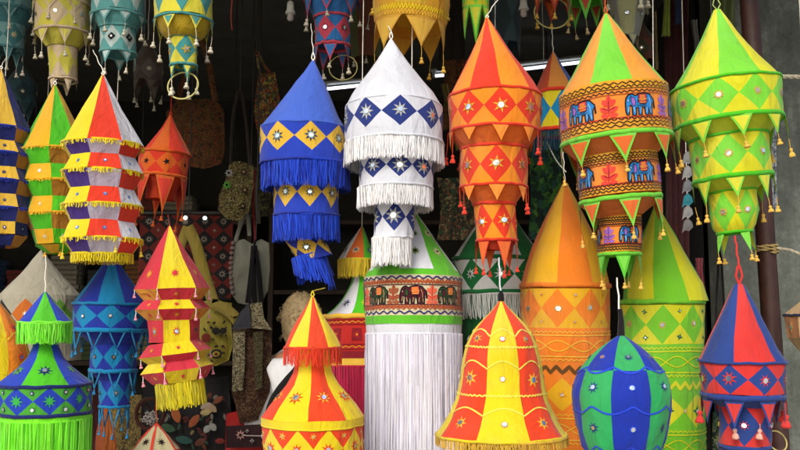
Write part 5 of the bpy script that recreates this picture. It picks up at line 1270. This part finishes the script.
for i in range(30):
    ph = PI * (.01 + i / 29 * .73); r_ = []
    for k in range(56):
        a = 2 * PI * k / 56; back = .5 - .5 * math.cos(a)          # 1 at the back of the head
        front = max(0, math.cos(a)); ph2 = min(ph, PI * (.36 + .38 * (1 - front)))
        p = Vector((math.sin(a) * 5, math.cos(a) * 5, ph2 * 1.5)); nz = 1 + .05 * noise.noise(p) + .05 * noise.noise(p * 2.6) + .03 * noise.noise(p * 6)
        r_.append((.092 * s_ * nz * math.sin(ph2) ** .8 * math.sin(a), -.010 + .106 * s_ * nz * math.sin(ph2) ** .8 * math.cos(a), 1.60 * s_ + .118 * s_ * nz * math.cos(ph2) * (1.5 if ph2 > PI / 2 else 1)))
    rows.append(r_)
hb.grid(rows, HAIR, True)
for i in range(150):                                                # loose curls
    a = rnd.uniform(PI * .3, PI * 1.7); ph = rnd.uniform(.05, .66) * PI; rad = rnd.uniform(.090, .096) * s_
    p0 = Vector((rad * .93 * math.sin(ph) * math.sin(a), -.012 + rad * 1.05 * math.sin(ph) * math.cos(a), 1.605 * s_ + rad * 1.2 * math.cos(ph) * (1.45 if ph > PI / 2 else 1)))
    n_ = Vector((math.sin(ph) * math.sin(a), math.sin(ph) * math.cos(a), math.cos(ph))); d_ = Vector((0, 0, -1)) + n_ * .25 + Vector((rnd.uniform(-.5, .5), rnd.uniform(-.5, .5), 0)); d_.normalize()
    e1 = d_.cross(n_).normalized() if d_.cross(n_).length > .05 else Vector((1, 0, 0)); q_ = rnd.uniform(.004, .008); tw = rnd.uniform(6, 11); ln = rnd.uniform(.02, .05)
    hb.tube([p0 + d_ * ln * t / 9 + e1 * q_ * math.sin(t / 9 * tw) + n_ * q_ * (math.cos(t / 9 * tw) + .6) for t in range(10)], .0016, HAIR, 4, r2=.0008)
hb.build('hair', r)
# her bag and its black strap
r2 = thing('shoulder_bag', 281, 392, 4.0, 'soft grey bag with black strap carried on the back of the person in white', 'bag')
pillow('bag_body', [(276, 402), (286, 388), (298, 380), (306, 392), (306, 430), (290, 440), (275, 434), (271, 416)], 4.0, .045, cloth('7c7f84', trans=0), r2)
strap('strap', [(301, 362), (297, 370), (289, 379), (280, 390), (273, 402), (269, 416), (268, 432)], 3.93, .036, cloth('121214', trans=0), r2)

# ------------------------------------------------------------ light, sky, camera
w = bpy.data.worlds.new('World'); sc.world = w; w.use_nodes = True; nt = w.node_tree
sky = nt.nodes.new('ShaderNodeTexSky'); sky.sky_type = 'NISHITA'; sky.sun_disc = False
SEL, SAZ = 38, 200       # sun elevation and where it stands (degrees clockwise from +Y)
sky.sun_elevation = R(SEL); sky.sun_rotation = R(SAZ); sky.dust_density = 3
bg = nt.nodes['Background']; nt.links.new(sky.outputs[0], bg.inputs[0]); bg.inputs[1].default_value = SKYS = .15
ld = bpy.data.lights.new('sun', 'SUN'); ld.energy = 1.6; ld.angle = R(25); ld.color = (1, .97, .93)
lo = bpy.data.objects.new('sun', ld); C.objects.link(lo)
sd = Vector((math.sin(R(SAZ)) * math.cos(R(SEL)), math.cos(R(SAZ)) * math.cos(R(SEL)), math.sin(R(SEL))))
lo.rotation_euler = sd.to_track_quat('Z', 'Y').to_euler(); lo.location = sd * 20
cd = bpy.data.cameras.new('camera'); cam = bpy.data.objects.new('camera', cd); C.objects.link(cam); sc.camera = cam
cam.location = CAM; cam.rotation_euler = (R(90) + PITCH, 0, 0); cd.sensor_width = 36; cd.lens = 36 * F / 800; cd.clip_end = 2000; cd.clip_start = .05
cd.dof.use_dof = True; cd.dof.focus_distance = 3.0; cd.dof.aperture_fstop = 9
sc.view_settings.view_transform = 'Standard'; sc.view_settings.look = 'None'; sc.view_settings.exposure = 0.66; sc.view_settings.gamma = 1
sc.cycles.use_denoising = True; sc.cycles.max_bounces = 6; sc.cycles.diffuse_bounces = 4
